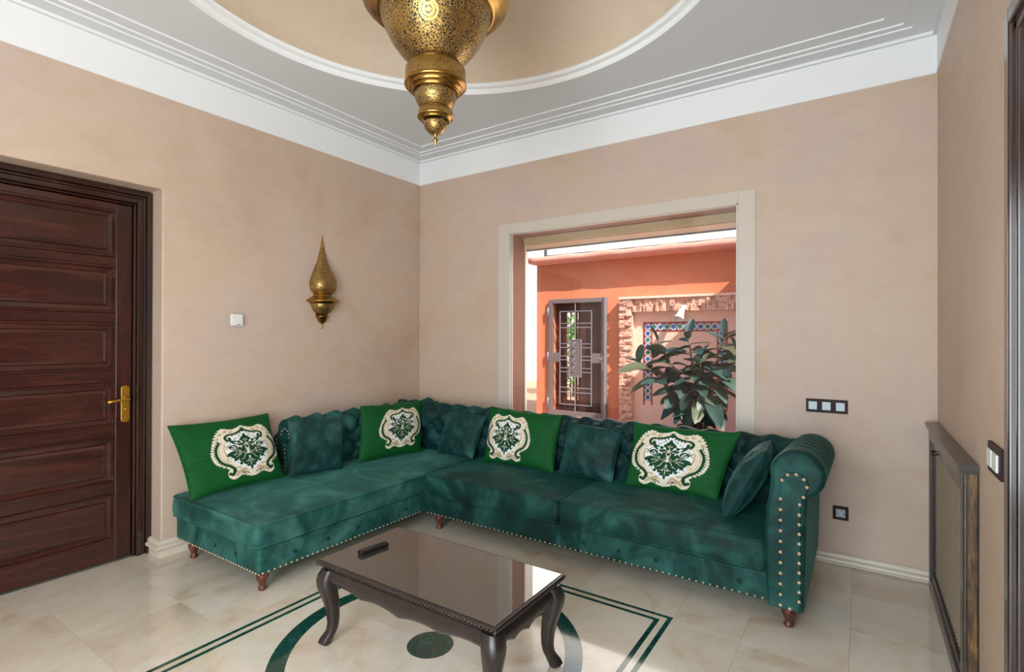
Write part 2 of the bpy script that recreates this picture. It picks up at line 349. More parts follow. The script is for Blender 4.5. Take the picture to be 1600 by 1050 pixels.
def ray_rect(a):
    dx, dy = math.cos(a), math.sin(a); ts = []
    if dx > 1e-9: ts.append((x1-KX)/dx)
    if dx < -1e-9: ts.append((x0-KX)/dx)
    if dy > 1e-9: ts.append((y1-KY)/dy)
    if dy < -1e-9: ts.append((y0-KY)/dy)
    t_ = min(ts); return (KX+dx*t_, KY+dy*t_, ZC)
angs = sorted([2*PI*i/n for i in range(n)] + [math.atan2(y-KY, x-KX) % (2*PI) for x in (x0, x1) for y in (y0, y1)])
P = [[(KX+KR*math.cos(a), KY+KR*math.sin(a), ZC), ray_rect(a)] for a in angs]
ceil.grid(P, closed_u=True, smooth=False)
# overlap band to the cornice + upper slab
ceil.grid(rect_loops([(0.236, ZC), (0.2, ZC+0.0)], 0, W, YF, 0), closed_v=True, smooth=False)
ceil.box(-0.3, W+0.3, YF-0.25, 0.26, 3.9, 4.05)
ceiling = struct('ceiling', ceil, 'ceiling_shade_grey', recalc=True)
co = mk('cornice', ct, 'white_paint', ceiling); co.data.materials.append(MATS['ceiling_shade_grey'])
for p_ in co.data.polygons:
    if p_.center.z > HB-0.001 and abs(p_.normal.z) > 0.5: p_.material_index = 1  # downward flats get the greyer colour, imitating the shade on them
ring = MB().lathe([(KR, ZC-0.001), (KR, ZC+0.034), (KR-0.034, ZC+0.034), (KR-0.034, ZC+0.056), (KR-0.048, ZC+0.056)], (KX, KY, 0), 128, smooth=False)
mk('ring_moulding', ring, 'white_paint', ceiling)
dr = KR-0.048
dome = MB().lathe([(dr*math.cos(t_), ZC+0.056+0.42*math.sin(t_)) for t_ in np.linspace(0, PI/2, 18)], (KX, KY, 0), 128)
mk('dome', dome, 'dome_plaster', ceiling)
# ------------------------------------------------------------------ baseboards
def base_profile(h): # (out from wall, z)
    return [(0.0, h), (0.012, h), (0.020, h-0.008), (0.024, h-0.018), (0.020, h-0.026), (0.034, h-0.030), (0.036, h-0.044), (0.028, h-0.052), (0.016, h-0.056), (0.016, 0.0), (0, 0)]
def sweep(prof, path, mbx):  # path: list of (x, y, nx, ny) mitred
    P = [[(x+o*nx, y+o*ny, z) for o, z in prof] for (x, y, nx, ny) in path]; mbx.grid(P, smooth=False)
    k = len(prof); b = len(mbx.v)-len(P)*k
    mbx.f += [tuple(b+i for i in range(k)), tuple(b+(len(P)-1)*k+i for i in range(k))[::-1]]; mbx.sm += [False, False]; return mbx
bl = sweep(base_profile(0.100), [(-0.118, DY1, 0, -1), (0.0, DY1, 1, -1), (0.0, 0, 1, -1)], MB())
struct('baseboard_left', bl, 'marble_trim')
bb = sweep(base_profile(0.062), [(0, 0, 1, -1), (W, 0, -1, -1), (W, -0.058, -1, 0)], MB()); struct('baseboard_back', bb, 'marble_trim')
br = sweep(base_profile(0.075), [(W, -1.185, -1, 0), (W, -1.64, -1, 0)], MB()); struct('baseboard_right', br, 'marble_trim')

# ------------------------------------------------------------------ window_1 (fixed glass, reveal outside of it, shutter box)
fr = MB()
for (a, b, c_, d) in [(WX0-0.1, WX0, WZ0-0.1, WZ1+0.08), (WX1, WX1+0.1, WZ0-0.1, WZ1+0.08), (WX0, WX1, WZ1, WZ1+0.08), (WX0, WX1, WZ0-0.1, WZ0)]:
    fr.box(a, b, -0.007, 0.0, c_, d)
win = struct('window_1', fr, 'cream_paint', bevel=0.002)
ins = MB().box(WX0, WX0+0.012, -0.007, 0.045, WZ0, WZ1).box(WX1-0.012, WX1, -0.007, 0.045, WZ0, WZ1).box(WX0, WX1, -0.007, 0.045, WZ1-0.006, WZ1).box(WX0, WX1, -0.007, 0.045, WZ0, WZ0+0.012)
mk('window_frame', ins, 'cream_paint', win)
mk('glass_pane', MB().box(WX0+0.012, WX1-0.012, 0.030, 0.036, WZ0+0.012, WZ1-0.006), 'window_glass', win)
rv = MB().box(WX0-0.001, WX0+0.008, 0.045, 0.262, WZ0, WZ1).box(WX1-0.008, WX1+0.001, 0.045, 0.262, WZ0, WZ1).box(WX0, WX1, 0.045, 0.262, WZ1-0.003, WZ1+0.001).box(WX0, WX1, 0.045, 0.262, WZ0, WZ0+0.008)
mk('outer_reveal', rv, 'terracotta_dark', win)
sb = MB().box(WX0+0.008, WX1-0.008, 0.215, 0.26, WZ1-0.062, WZ1-0.003).box(WX0+0.008, WX1-0.008, 0.205, 0.215, WZ1-0.020, WZ1-0.003)
mk('shutter_box', sb, 'shutter_beige', win, bevel=0.003)
mk('shutter_slat', MB().box(WX0+0.008, WX1-0.008, 0.25, 0.275, WZ1-0.105, WZ1-0.0625), 'shutter_pink', win, bevel=0.002)
mk('shutter_bar', MB().box(WX0+0.008, WX1-0.008, 0.246, 0.276, WZ1-0.113, WZ1-0.1055), 'rail_dark', win)
mk('shutter_rail', MB().box(WX0+0.008, WX0+0.016, 0.235, 0.262, WZ0, WZ1-0.063), 'cream_paint', win)
mk('shutter_rail', MB().box(WX1-0.016, WX1-0.008, 0.235, 0.262, WZ0, WZ1-0.063), 'cream_paint', win)

# ------------------------------------------------------------------ door_1 (left, mahogany panels)
FX = -0.12
d1 = MB()
# frame: stepped mouldings, jamb right + head + left jamb
def jamb(y_out, s, xo, w_, th):
    a, b = y_out, y_out+s*w_
    return (xo-th, xo, min(a, b), max(a, b))
def frame_ring(mbx, off0, off1, xf0, xf1):
    yR, yL, zt = DY1-off0, DY0+off0, DZ-0.006-off0
    yR2, yL2, zt2 = DY1-off1, DY0+off1, DZ-0.006-off1
    mbx.box(xf0, xf1, yR2, yR, 0, zt); mbx.box(xf0, xf1, yL, yL2, 0, zt); mbx.box(xf0, xf1, yL2, yR2, zt2, zt)
frame_ring(d1, 0.002, 0.030, -0.24, FX); frame_ring(d1, 0.031, 0.048, -0.24, FX-0.012); frame_ring(d1, 0.049, 0.078, -0.24, FX-0.004); frame_ring(d1, 0.079, 0.09, -0.24, FX-0.022)
door1 = struct('door_1', d1, 'mahogany_dark', bevel=0.005, seg=3)
DYR, DYL = DY1-0.094, DY0+0.094; LX = FX-0.045; LT = 2.07
PZ = [(1.762, 2.032), (1.44, 1.71), (1.11, 1.38), (0.785, 1.036), (0.456, 0.722), (0.127, 0.389)]
PZ = [(z0-0.005, z1) for z0, z1 in PZ]
PYR = -2.330; PYL = DYL+0.085
mk('stile', MB().box(LX-0.04, LX, PYR, DYR, 0.006, LT), 'mahogany_upright', door1, bevel=0.003)
mk('stile', MB().box(LX-0.04, LX, DYL, PYL, 0.006, LT), 'mahogany_upright', door1, bevel=0.003)
edges = [LT]+[z for p in PZ for z in (p[1], p[0])]+[0.006]
for k in range(0, len(edges), 2):
    mk('rail', MB().box(LX-0.04, LX, PYL, PYR, edges[k+1], edges[k]), 'mahogany', door1, bevel=0.002)
for z0, z1 in PZ:
    pm = MB()
    def loopz(o, x): return [(x, PYL+o, z0+o), (x, PYR-o, z0+o), (x, PYR-o, z1-o), (x, PYL+o, z1-o)]
    pm.grid([loopz(0, LX+0.001), loopz(0.004, LX+0.009), loopz(0.012, LX+0.009), loopz(0.018, LX-0.010), loopz(0.040, LX-0.014), loopz(0.046, LX-0.006), loopz(0.06, LX-0.001)], closed_v=True, smooth=False)
    b = len(pm.v)-4; pm.f.append((b, b+1, b+2, b+3)); pm.sm.append(False)
    mk('door_panel', pm, 'mahogany', door1)
# handle
hp = []
hy, hz0, hz1 = -2.283, 0.80, 1.01
for t_ in np.linspace(0, PI, 9): hp.append((hy+0.021*math.cos(t_), hz1-0.012+0.014*math.sin(t_)))
for t_ in np.linspace(PI, 2*PI, 9): hp.append((hy+0.021*math.cos(t_), hz0+0.012+0.014*math.sin(t_)))
h1 = mk('handle_plate', MB().prism(hp, 0, LX, LX+0.006), 'gold_handle', door1, bevel=0.002)
hm = MB().tube([(LX+0.004, hy, 0.935), (LX+0.045, hy, 0.935)], 0.009, 10).tube([(LX+0.045, hy+0.008, 0.935), (LX+0.047, hy-0.03, 0.934), (LX+0.046, hy-0.075, 0.928), (LX+0.046, hy-0.10, 0.925)], [0.010, 0.008, 0.0075, 0.009], 10)
hm.sphere((LX+0.006, hy, 0.935), 0.015).sphere((LX+0.006, hy, 0.875), 0.008).sphere((LX+0.006, hy, 0.99), 0.004).sphere((LX+0.006, hy, 0.82), 0.004)
mk('lever', hm, 'gold_handle', h1)
mk('door_back', MB().box(-0.31, -0.25, DY0, DY1, 0, DZ), 'mahogany_dark', door1)
# ------------------------------------------------------------------ door_2 (right, casing)
d2 = MB()
yc = -1.652
d2.box(W-0.018, W+0.001, RY1-0.005, yc, 0, 2.175).box(W-0.018, W+0.001, RY0-0.048, RY0+0.005, 0, 2.175).box(W-0.018, W+0.001, RY0, RY1, RZ-0.002, 2.175)
d2.box(W-0.006, W+0.20, RY1-0.03, RY1+0.0, 0, RZ).box(W-0.006, W+0.2, RY0, RY0+0.03, 0, RZ).box(W-0.006, W+0.2, RY0, RY1, RZ-0.03, RZ)
door2 = struct('door_2', d2, 'mahogany_dark', bevel=0.006, seg=3)
mk('door_leaf', MB().box(W+0.06, W+0.10, RY0+0.03, RY1-0.03, 0.005, RZ-0.03), 'mahogany_upright', door2, bevel=0.004)

# ------------------------------------------------------------------ courtyard
D = 4.06
cg = MB().box(-9, 8, 0.26, 12, -0.16, -0.02); struct('courtyard_ground', cg, 'paving')
GX0, GX1, GZ0, GZ1 = -0.905, 0.131, 0.0, 1.935
cw = MB().box(-1.17, GX0+0.03, D, D+0.25, -0.02, 2.62).box(GX1-0.03, 6.0, D, D+0.25, -0.02, 2.62).box(GX0+0.03, GX1-0.03, D, D+0.25, 1.90, 2.62)
cwall = struct('courtyard_wall', cw, 'terracotta_render')
cop = []
for i in range(61):
    x = -1.19+i*7.2/60; wob = noise.noise((x*3, 0, 0))*0.012
    cop.append([(x, D+0.3, 2.53), (x, 3.84, 2.525+wob), (x, 3.80+wob, 2.55), (x, 3.79, 2.60+wob), (x, 3.83, 2.635+wob), (x, D+0.05, 2.66+wob), (x, D+0.3, 2.66)])
cm = MB().grid(cop, smooth=True); b = len(cm.v)-61*7; cm.f += [tuple(b+k for k in range(7)), tuple(b+60*7+k for k in range(7))[::-1]]; cm.sm += [False]*2
mk('coping', cm, 'coping_render', cwall)
# niche: pink panel, stone frame, zellige border
mk('niche_panel', MB().box(0.55, 2.45, D-0.012, D, 0, 1.70), 'pink_render', cwall)
random.seed(3)
def stones(x0, x1, z0, z1, vertical):
    mb_ = MB()
    if vertical:
        x = x0
        while x < x1-0.004:
            w_ = random.uniform(0.018, 0.05); xe = min(x+w_, x1); z = z0
            cuts = [z0, z0+random.uniform(0.3, 0.7)*(z1-z0), z1]
            for a, b in zip(cuts, cuts[1:]): mb_.box(x+0.001, xe-0.001, D-random.uniform(0.10, 0.16), D, a+0.001, b-0.001)
            x = xe
    else:
        z = z0
        while z < z1-0.004:
            h_ = random.uniform(0.018, 0.045); ze = min(z+h_, z1)
            c_ = x0+random.uniform(0.3, 0.7)*(x1-x0)
            for a, b in ((x0, c_), (c_, x1)): mb_.box(a+0.001, b-0.001, D-random.uniform(0.10, 0.16), D, z+0.001, ze-0.001)
            z = ze
    return mb_
sl_ = stones(0.375, 0.57, -0.02, 1.88, False); o = mk('stone_jamb', sl_, 'split_stone', cwall, kind='stuff')
sl_ = stones(0.57, 2.43, 1.69, 1.88, True); mk('stone_lintel', sl_, 'split_stone', cwall, kind='stuff')
sl_ = stones(2.43, 2.62, -0.02, 1.88, False); mk('stone_jamb', sl_, 'split_stone', cwall, kind='stuff')
mk('stone_ledge', MB().box(0.37, 2.63, D-0.17, D, 1.88, 1.915), 'pink_render', cwall, bevel=0.006)
tw = 0.1
def tile(x, z):
    t_ = mk('border_tile', MB().box(x+0.001, x+tw-0.001, D-0.020, D-0.012, z+0.001, z+tw-0.001), 'tile_white', cwall)
    c = (x+tw/2, z+tw/2)
    y0_ = D-0.022
    s = tw*0.36
    mk('blue_diamond', MB().prism([(c[0]-s, c[1]), (c[0], c[1]-s), (c[0]+s, c[1]), (c[0], c[1]+s)], 1, y0_-0.001, y0_+0.003), 'tile_blue' if (round(x*10+z*10)) % 2 else 'tile_green', t_)
    r_ = MB()
    for sx in (-1, 1):
        for sz in (-1, 1):
            e = tw/2-0.002; r_.prism([(c[0]+sx*e, c[1]+sz*e), (c[0]+sx*(e-0.026), c[1]+sz*e), (c[0]+sx*e, c[1]+sz*(e-0.026))], 1, y0_-0.0005, y0_+0.003)
    mk('red_corner', r_, 'tile_red', t_)
BX0, BX1, BZ1 = 0.731, 1.881, 1.515
nx_ = 11; st = (BX1-BX0-tw)/nx_
for i in range(nx_+1): tile(BX0+i*st, BZ1-tw)
for j in range(1, 12): tile(BX0, BZ1-tw-j*st); tile(BX1-tw, BZ1-tw-j*st)
mk('tile_edging', MB().box(BX0-0.022, BX1+0.022, D-0.018, D-0.012, BZ1, BZ1+0.022).box(BX0-0.022, BX0, D-0.018, D-0.012, 0.3, BZ1).box(BX1, BX1+0.022, D-0.018, D-0.012, 0.3, BZ1)
   .box(BX0+tw, BX1-tw, D-0.018, D-0.012, BZ1-tw-0.018, BZ1-tw).box(BX0+tw, BX0+tw+0.018, D-0.018, D-0.012, 0.3, BZ1-tw-0.018).box(BX1-tw-0.018, BX1-tw, D-0.018, D-0.012, 0.3, BZ1-tw-0.018), 'tile_red', cwall)
# wall lamp
lp = thing('spot_lamp', (1.32, D-0.16, 1.66), 'small white cone spotlight above the tiled border of the courtyard niche', 'wall lamp')
lm = MB().lathe([(0.0, 0.08), (0.038, 0.075), (0.042, 0.04), (0.052, -0.02), (0.070, -0.07), (0.074, -0.08), (0.066, -0.08), (0.05, -0.03), (0.0, -0.02)], (0, 0, 0), 20)
sh = part_at('lamp_shade', lm, 'lamp_white', lp, (1.32, D-0.22, 1.64)); sh.rotation_euler = (math.radians(-28), math.radians(12), 0)
mk('bracket', MB().tube([(1.34, D-0.20, 1.70), (1.35, D-0.14, 1.74), (1.35, D-0.10, 1.74)], 0.012, 8).box(1.32, 1.38, D-0.162, D-0.145, 1.71, 1.77), 'lamp_white', lp)
# iron gate
def gx(zx): return -0.905+(zx-50)/450*1.036
def gz(zy): return 1.93-(zy-90)/885*1.89
gate = thing('iron_gate', (gx(275), D-0.03, 0.0), 'grey wrought iron screen gate with geometric bars in the courtyard wall', 'gate')
GY = D-0.04
fm = MB().box(gx(50), gx(82), GY-0.02, GY+0.02, 0.03, 1.935).box(gx(462), gx(500), GY-0.02, GY+0.02, 0.03, 1.935).box(gx(82), gx(462), GY-0.02, GY+0.02, 1.865, 1.935).box(gx(82), gx(462), GY-0.02, GY+0.02, 0.03, 0.11)
mk('gate_frame', fm, 'iron_grey', gate, bevel=0.004)
mk('closing_strip', MB().box(gx(486), gx(502), GY-0.05, GY-0.021, 0.03, 1.94), 'iron_light', gate, bevel=0.003)
def bar(x0, x1, z0, z1, m_='iron_light', nm='bar', t_=0.007): mk(nm, MB().box(min(x0, x1)-t_*0, max(x0, x1), GY-0.012, GY+0.002, min(z0, z1), max(z0, z1)), m_, gate)
bt = 0.013
def hb(xa, xb, zy): bar(gx(xa), gx(xb), gz(zy)-bt/2, gz(zy)+bt/2)
def vb(zx, ya, yb): bar(gx(zx)-bt/2, gx(zx)+bt/2, gz(yb), gz(ya))
vb(141, 183, 893); vb(387, 183, 893); hb(138, 390, 183); hb(138, 390, 893)
vb(262, 118, 397); vb(262, 682, 950)
for y_ in (275, 307, 765, 800): hb(142, 386, y_)
for y_ in (430, 460, 525, 553, 615, 645): hb(142, 216, y_); hb(308, 386, y_)
mk('plaque', MB().box(gx(218), gx(306), GY-0.005, GY+0.003, gz(676), gz(402)), 'iron_grey', gate)
pf = MB().box(gx(213), gx(219), GY-0.012, GY+0.004, gz(682), gz(396)).box(gx(305), gx(311), GY-0.012, GY+0.004, gz(682), gz(396)).box(gx(219), gx(305), GY-0.012, GY+0.004, gz(402), gz(396)).box(gx(219), gx(305), GY-0.012, GY+0.004, gz(682), gz(676))
for k in range(4):
    zz = gz(450+k*60); pf.tube([(gx(232), GY-0.01, zz-0.06), (gx(240), GY-0.012, zz), (gx(262), GY-0.01, zz+0.07)], 0.005, 5); pf.tube([(gx(240), GY-0.012, zz), (gx(268), GY-0.01, zz-0.04)], 0.005, 5)
mk('plaque_frame', pf, 'iron_light', gate)
mk('side_plate', MB().box(gx(82), gx(138), GY-0.008, GY+0.004, gz(572), gz(500)), 'iron_grey', gate, bevel=0.003)
mk('side_plate', MB().box(gx(390), gx(462), GY-0.008, GY+0.004, gz(572), gz(500)), 'iron_grey', gate, bevel=0.003)
hh = MB().box(gx(466), gx(482), GY-0.028, GY-0.020, gz(630), gz(512)).tube([(gx(474), GY-0.025, gz(540)), (gx(474), GY-0.07, gz(540)), (gx(452), GY-0.075, gz(535)), (gx(446), GY-0.07, gz(550))], 0.009, 8)
mk('gate_handle', hh, 'iron_light', gate)
for y_ in (185, 530, 885): mk('hinge', MB().tube([(gx(44), GY-0.02, gz(y_+35)), (gx(44), GY-0.02, gz(y_-35))], 0.014, 8), 'iron_light', gate)
mk('threshold', MB().box(gx(50), gx(500), GY-0.02, D+0.2, -0.02, 0.028), 'paving', gate)
# wooden door ajar behind the gate
wd = thing('wooden_door', (gx(330), D+0.16, 0), 'brown wooden door behind the iron gate, a glazed strip at its left', 'door')
wm = MB().box(gx(245), GX1-0.03, D+0.14, D+0.18, 0.03, 1.90).box(gx(62), gx(150), D+0.14, D+0.18, 0.03, 1.90).box(gx(150), gx(245), D+0.14, D+0.18, 1.72, 1.90).box(gx(150), gx(245), D+0.14, D+0.18, 0.03, 0.26)
mk('door_leaf', wm, 'outdoor_door', wd, bevel=0.003)
mk('door_glass', MB().box(gx(150), gx(245), D+0.158, D+0.162, 0.26, 1.72), 'window_glass', wd)
mk('glazing_bar', MB().box(gx(180), gx(184), D+0.15, D+0.17, 0.26, 1.72).box(gx(214), gx(236), D+0.15, D+0.17, 0.26, 1.72), 'outdoor_door', wd)
# shrub seen through it
sb_ = MB(); random.seed(11)
for k in range(900):
    p = Vector((random.gauss(0, 1), random.gauss(0, 1), random.gauss(0, 1))).normalized()*random.uniform(0.5, 1)
    c = Vector((-1.9+p.x*0.8, 6.9+p.y*0.5, 0.95+p.z*0.95)); a = Vector((random.gauss(0, 1), random.gauss(0, 1), random.gauss(0, 1))).normalized(); b = a.orthogonal().normalized()
    sb_.add([c-a*0.07, c+b*0.03, c+a*0.07, c-b*0.03], [(0, 1, 2, 3)])
shr = thing('garden_shrub', (-1.9, 6.9, -0.02), 'sunlit green shrub seen through the glass behind the iron gate', 'shrub')
mk('foliage', sb_, 'shrub_green', shr, recalc=False); mk('stem', MB().tube([(-1.9, 6.9, -0.02), (-1.9, 6.9, 0.6), (-1.88, 6.88, 1.2)], [0.05, 0.04, 0.02], 8), 'ficus_stem', shr)
# railing on the wall's roof
rl = thing('roof_railing', (-0.9, D+0.2, 2.66), 'thin dark metal railing on top of the terracotta courtyard wall', 'railing')
mk('rail', MB().box(-1.10, 4.0, D+0.18, D+0.20, 2.70, 2.72), 'rail_dark', rl); mk('post', MB().box(-1.13, -1.09, D+0.17, D+0.21, 2.66, 3.2), 'rail_dark', rl); mk('post', MB().box(3.98, 4.02, D+0.17, D+0.21, 2.66, 3.2), 'rail_dark', rl)
# pale house behind
hs = MB().box(-9, 9, 10, 10.3, -0.1, 8); struct('neighbour_house_wall', hs, 'house_white')
# neighbouring wing at the right whose roof line casts the slanting shadow
struct('courtyard_wing', MB().box(3.2, 6.0, 2.0, 4.0, -0.1, 3.35), 'terracotta_render')
# unseen roof slab added outside the front opening to keep direct sun out
struct('sun_block_and_ground', MB().box(-1.5, 5.5, -8.2, YF-0.25, 2.7, 2.9).box(-3, 7, -10, YF-0.25, -0.16, -0.02), 'house_white')
w2 = MB()
for (a, b, c_, d) in [(1.90, 1.96, 0, 2.4), (3.54, 3.60, 0, 2.4), (2.72, 2.78, 0.06, 2.34), (1.90, 3.60, 2.34, 2.4), (1.90, 3.60, 0, 0.06)]: w2.box(a, b, YF-0.10, YF-0.04, c_, d)
struct('window_2', w2, 'mahogany_dark')

# ------------------------------------------------------------------ rubber plant
PX, PY = 1.93, 2.45
rp = thing('rubber_plant', (PX, PY, -0.02), 'large rubber plant with broad glossy dark leaves in the courtyard', 'plant')
random.seed(21)
def leaf_mesh(Ln, Wd, bend, fold):
    mb_ = MB(); P = []
    for i in range(9):
        t_ = i/8; wv = Wd*math.sin(PI*min(1, t_**0.9))**0.5*(1-0.12*t_) if 0 < i < 8 else 0.0015
        x = Ln*t_; z = -bend*t_*t_*Ln
        P.append([(x, s*wv, z+fold*abs(s)*wv) for s in (-1, -0.5, 0, 0.5, 1)])
    return mb_.grid(P)
protos = []
for (Ln, Wd, bd, fo) in [(0.30, 0.078, 0.35, 0.25), (0.26, 0.074, 0.15, 0.18), (0.33, 0.084, 0.6, 0.22), (0.22, 0.05, 0.1, 0.45)]:
    me_o = mk('leaf', leaf_mesh(Ln, Wd, bd, fo), 'ficus_leaf', rp, recalc=False)
    # mk subtracts the parent's location; restore the mesh around its own origin
    for v_ in me_o.data.vertices: v_.co += wloc(rp)
    protos.append(me_o)
stems = MB(); used = set()
branches = []
for (dx, dy, h, lean) in [(0, 0, 1.32, -0.12), (0.05, 0.05, 1.34, 0.22), (-0.05, 0.0, 1.26, -0.42), (0.02, -0.05, 1.12, 0.40), (-0.03, -0.04, 1.02, -0.62), (0.0, -0.08, 1.05, 0.05)]:
    pts = []
    for k in range(7):
        t_ = k/6; pts.append(Vector((PX+dx+lean*t_**1.6, PY+dy+(-0.12+0.1*random.random())*t_, 0.28+(h-0.28)*t_)))
    stems.tube(pts, [0.018-0.011*k/6 for k in range(7)], 7); branches.append(pts)
mk('stem', stems, 'ficus_stem', rp)
first = set()
for bi, pts in enumerate(branches):
    nl = 25
    for k in range(nl):
        t_ = 0.28+0.72*k/(nl-1); f = t_*6; i = min(5, int(f)); p = pts[i].lerp(pts[i+1], f-i)
        az = k*2.4+bi*1.1+random.uniform(-.3, .3); el = (-0.35+1.15*(t_-0.3)) + random.uniform(-.3, .3)
        if k == nl-1: el = 1.2
        pi_ = 3 if t_ > 0.93 else random.choice([0, 0, 1, 2])
        src = protos[pi_]
        if pi_ in first: o = src.copy(); COL.objects.link(o)
        else: o = src; first.add(pi_)
        dirv = Vector((math.cos(az)*math.cos(el), math.sin(az)*math.cos(el), math.sin(el)))
        sidev = dirv.cross(Vector((0, 0, 1))).normalized(); upv = sidev.cross(dirv)
        rot = Matrix((dirv, -sidev, upv)).transposed()
        rot = rot @ Matrix.Rotation(random.uniform(-.6, .6), 3, 'X')
        o.parent = rp; o.location = p-wloc(rp); o.rotation_euler = rot.to_euler(); s_ = random.uniform(0.85, 1.1); o.scale = (s_, s_, s_)
mk('pot', MB().lathe([(0.0, -0.02), (0.17, -0.02), (0.21, 0.10), (0.235, 0.26), (0.25, 0.27), (0.25, 0.31), (0.225, 0.31), (0.21, 0.27), (0.0, 0.27)], (PX, PY, 0), 28), 'clay_pot', rp)
mk('soil', MB().lathe([(0.0, 0.285), (0.208, 0.28)], (PX, PY, 0), 24), 'soil', rp)

# ------------------------------------------------------------------ sofa
def button_mesh(r=0.011): return MB().lathe([(0.0, 0.5*r), (0.55*r, 0.42*r), (0.9*r, 0.15*r), (r, -0.25*r), (0.0, -0.3*r)], (0, 0, 0), 12)
def nails(pts, nrm, r=0.0055):
    mb_ = MB(); q = Vector((0, 0, 1)).rotation_difference(Vector(nrm)).to_matrix()
    for p in pts:
        P_ = []
        for k in range(8): P_.append([tuple(Vector(p)+q @ Vector((r*math.sin(a)*math.cos(2*PI*k/8), r*math.sin(a)*math.sin(2*PI*k/8), r*0.7*math.cos(a)))) for a in (0, 0.8, 1.57)])
        mb_.grid(P_, closed_u=True)
    return mb_
def tufted(along, x_of, prof, tuft, a, b, puff, nrow, s0, s1, ds=0.012, phase=0.0):
    """profile prof [(u,z)] resampled, displaced along its normal with diamond tufting up to row nrow, pleats beyond."""
    pr = [Vector(p) for p in prof]; Ls = [0]
    for p, q in zip(pr, pr[1:]): Ls.append(Ls[-1]+(q-p).length)
    nt_ = 78; P2 = []; T = [Ls[-1]*k/(nt_-1) for k in range(nt_)]
    for t_ in T:
        i = max(k for k in range(len(Ls)-1) if Ls[k] <= t_+1e-9); f = (t_-Ls[i])/(Ls[i+1]-Ls[i]); P2.append(pr[i].lerp(pr[i+1], f))
    Nn = []
    for k in range(nt_):
        d = (P2[min(k+1, nt_-1)]-P2[max(k-1, 0)]).normalized(); Nn.append(Vector((d.y, -d.x)))
    ns = max(2, int((s1-s0)/ds)); rows = []; t0, t1 = tuft
    for i in range(ns+1):
        s = s0+(s1-s0)*i/ns; row = []
        for k in range(nt_):
            t_ = T[k]-t0; h = 0
            if T[k] < t1:
                tt = t_/b; al = (s+phase)/a-0.5*tt; be = (s+phase)/a+0.5*tt
                if tt <= nrow:
                    h = (abs(math.sin(PI*al))*abs(math.sin(PI*be)))**0.55
                    # nearest button
                    j = round(tt); ii = round((s+phase)/a-0.5*(j % 2)); bs = (ii+0.5*(j % 2))*a-phase; bt_ = j*b
                    d2 = (s-bs)**2+(t_-bt_)**2
                    h -= 0.40*math.exp(-d2/(0.014**2)) if 0 < j <= nrow else 0
                    if tt < 0.5: h = h*max(0, tt*2)+0.0
                else:
                    off = 0.5*(nrow % 2); h1 = abs(math.sin(PI*((s+phase)/a-off)))**0.4
                    f = min(1, (tt-nrow)/1.2); al0 = (s+phase)/a-0.5*tt; be0 = (s+phase)/a+0.5*tt
                    h0 = (abs(math.sin(PI*al0))*abs(math.sin(PI*be0)))**0.55 if tt < nrow+0.6 else h1
                    g = min(1, (tt-nrow)/0.6); h = h0*(1-g)+h1*g
                    h *= max(0.0, min(1, (t1-T[k])/0.04))*(0.8-0.35*g)
            dd = P2[k]+Nn[k]*(puff*h); row.append(x_of(s, dd.x, dd.y))
        rows.append(row)
    mb_ = MB().grid(rows)
    for r_, rev in ((rows[0], False), (rows[-1], True)):
        b_ = len(mb_.v); mb_.add(r_, [tuple(range(len(r_)))[::(-1 if rev else 1)]])
    # button positions
    bp = []
    for j in range(1, nrow+1):
        tb = t0+j*b; i0 = min(range(nt_), key=lambda k: abs(T[k]-tb)); p = P2[i0]; nn = Nn[i0]
        i = -200
        for i in range(int(s0/a)-3, int(s1/a)+4):
            s = (i+0.5*(j % 2))*a-phase
            if s0+0.03 < s < s1-0.03: bp.append((s, p.x-nn.x*0.014, p.y-nn.y*0.014, nn))
    return mb_, bp
def arc(cx, cz, r, a0, a1, n_): return [(cx+r*math.cos(t_), cz+r*math.sin(t_)) for t_ in np.linspace(math.radians(a0), math.radians(a1), n_)]
def back_profile(front, top, rollr, back=0.03):
    cz = top-rollr; cx = front-rollr*0.80
    return [(front+0.005, 0.30), (front+0.002, 0.40), (front-0.012, 0.48), (front-0.018, cz-0.10), (front-0.010, cz-0.05)] + arc(cx, cz, rollr, -18, 172, 22) + [(back+0.005, cz-0.03), (back, cz-0.10), (back, 0.34), (back, 0.10)]
def rounded_loop(x0, x1, y0, y1, r, n_=6, sub=10):
    pts = []
    for cx, cy, a0 in ((x1-r, y0+r, -90), (x1-r, y1-r, 0), (x0+r, y1-r, 90), (x0+r, y0+r, 180)):
        c_ = [(cx+r*math.cos(math.radians(a0+90*k/n_)), cy+r*math.sin(math.radians(a0+90*k/n_))) for k in range(n_+1)]
        if pts:
            p = pts[-1]; q = c_[0]
            for k in range(1, sub): pts.append((p[0]+(q[0]-p[0])*k/sub, p[1]+(q[1]-p[1])*k/sub))
        pts += c_
    p = pts[-1]; q = pts[0]
    for k in range(1, sub): pts.append((p[0]+(q[0]-p[0])*k/sub, p[1]+(q[1]-p[1])*k/sub))
    return pts
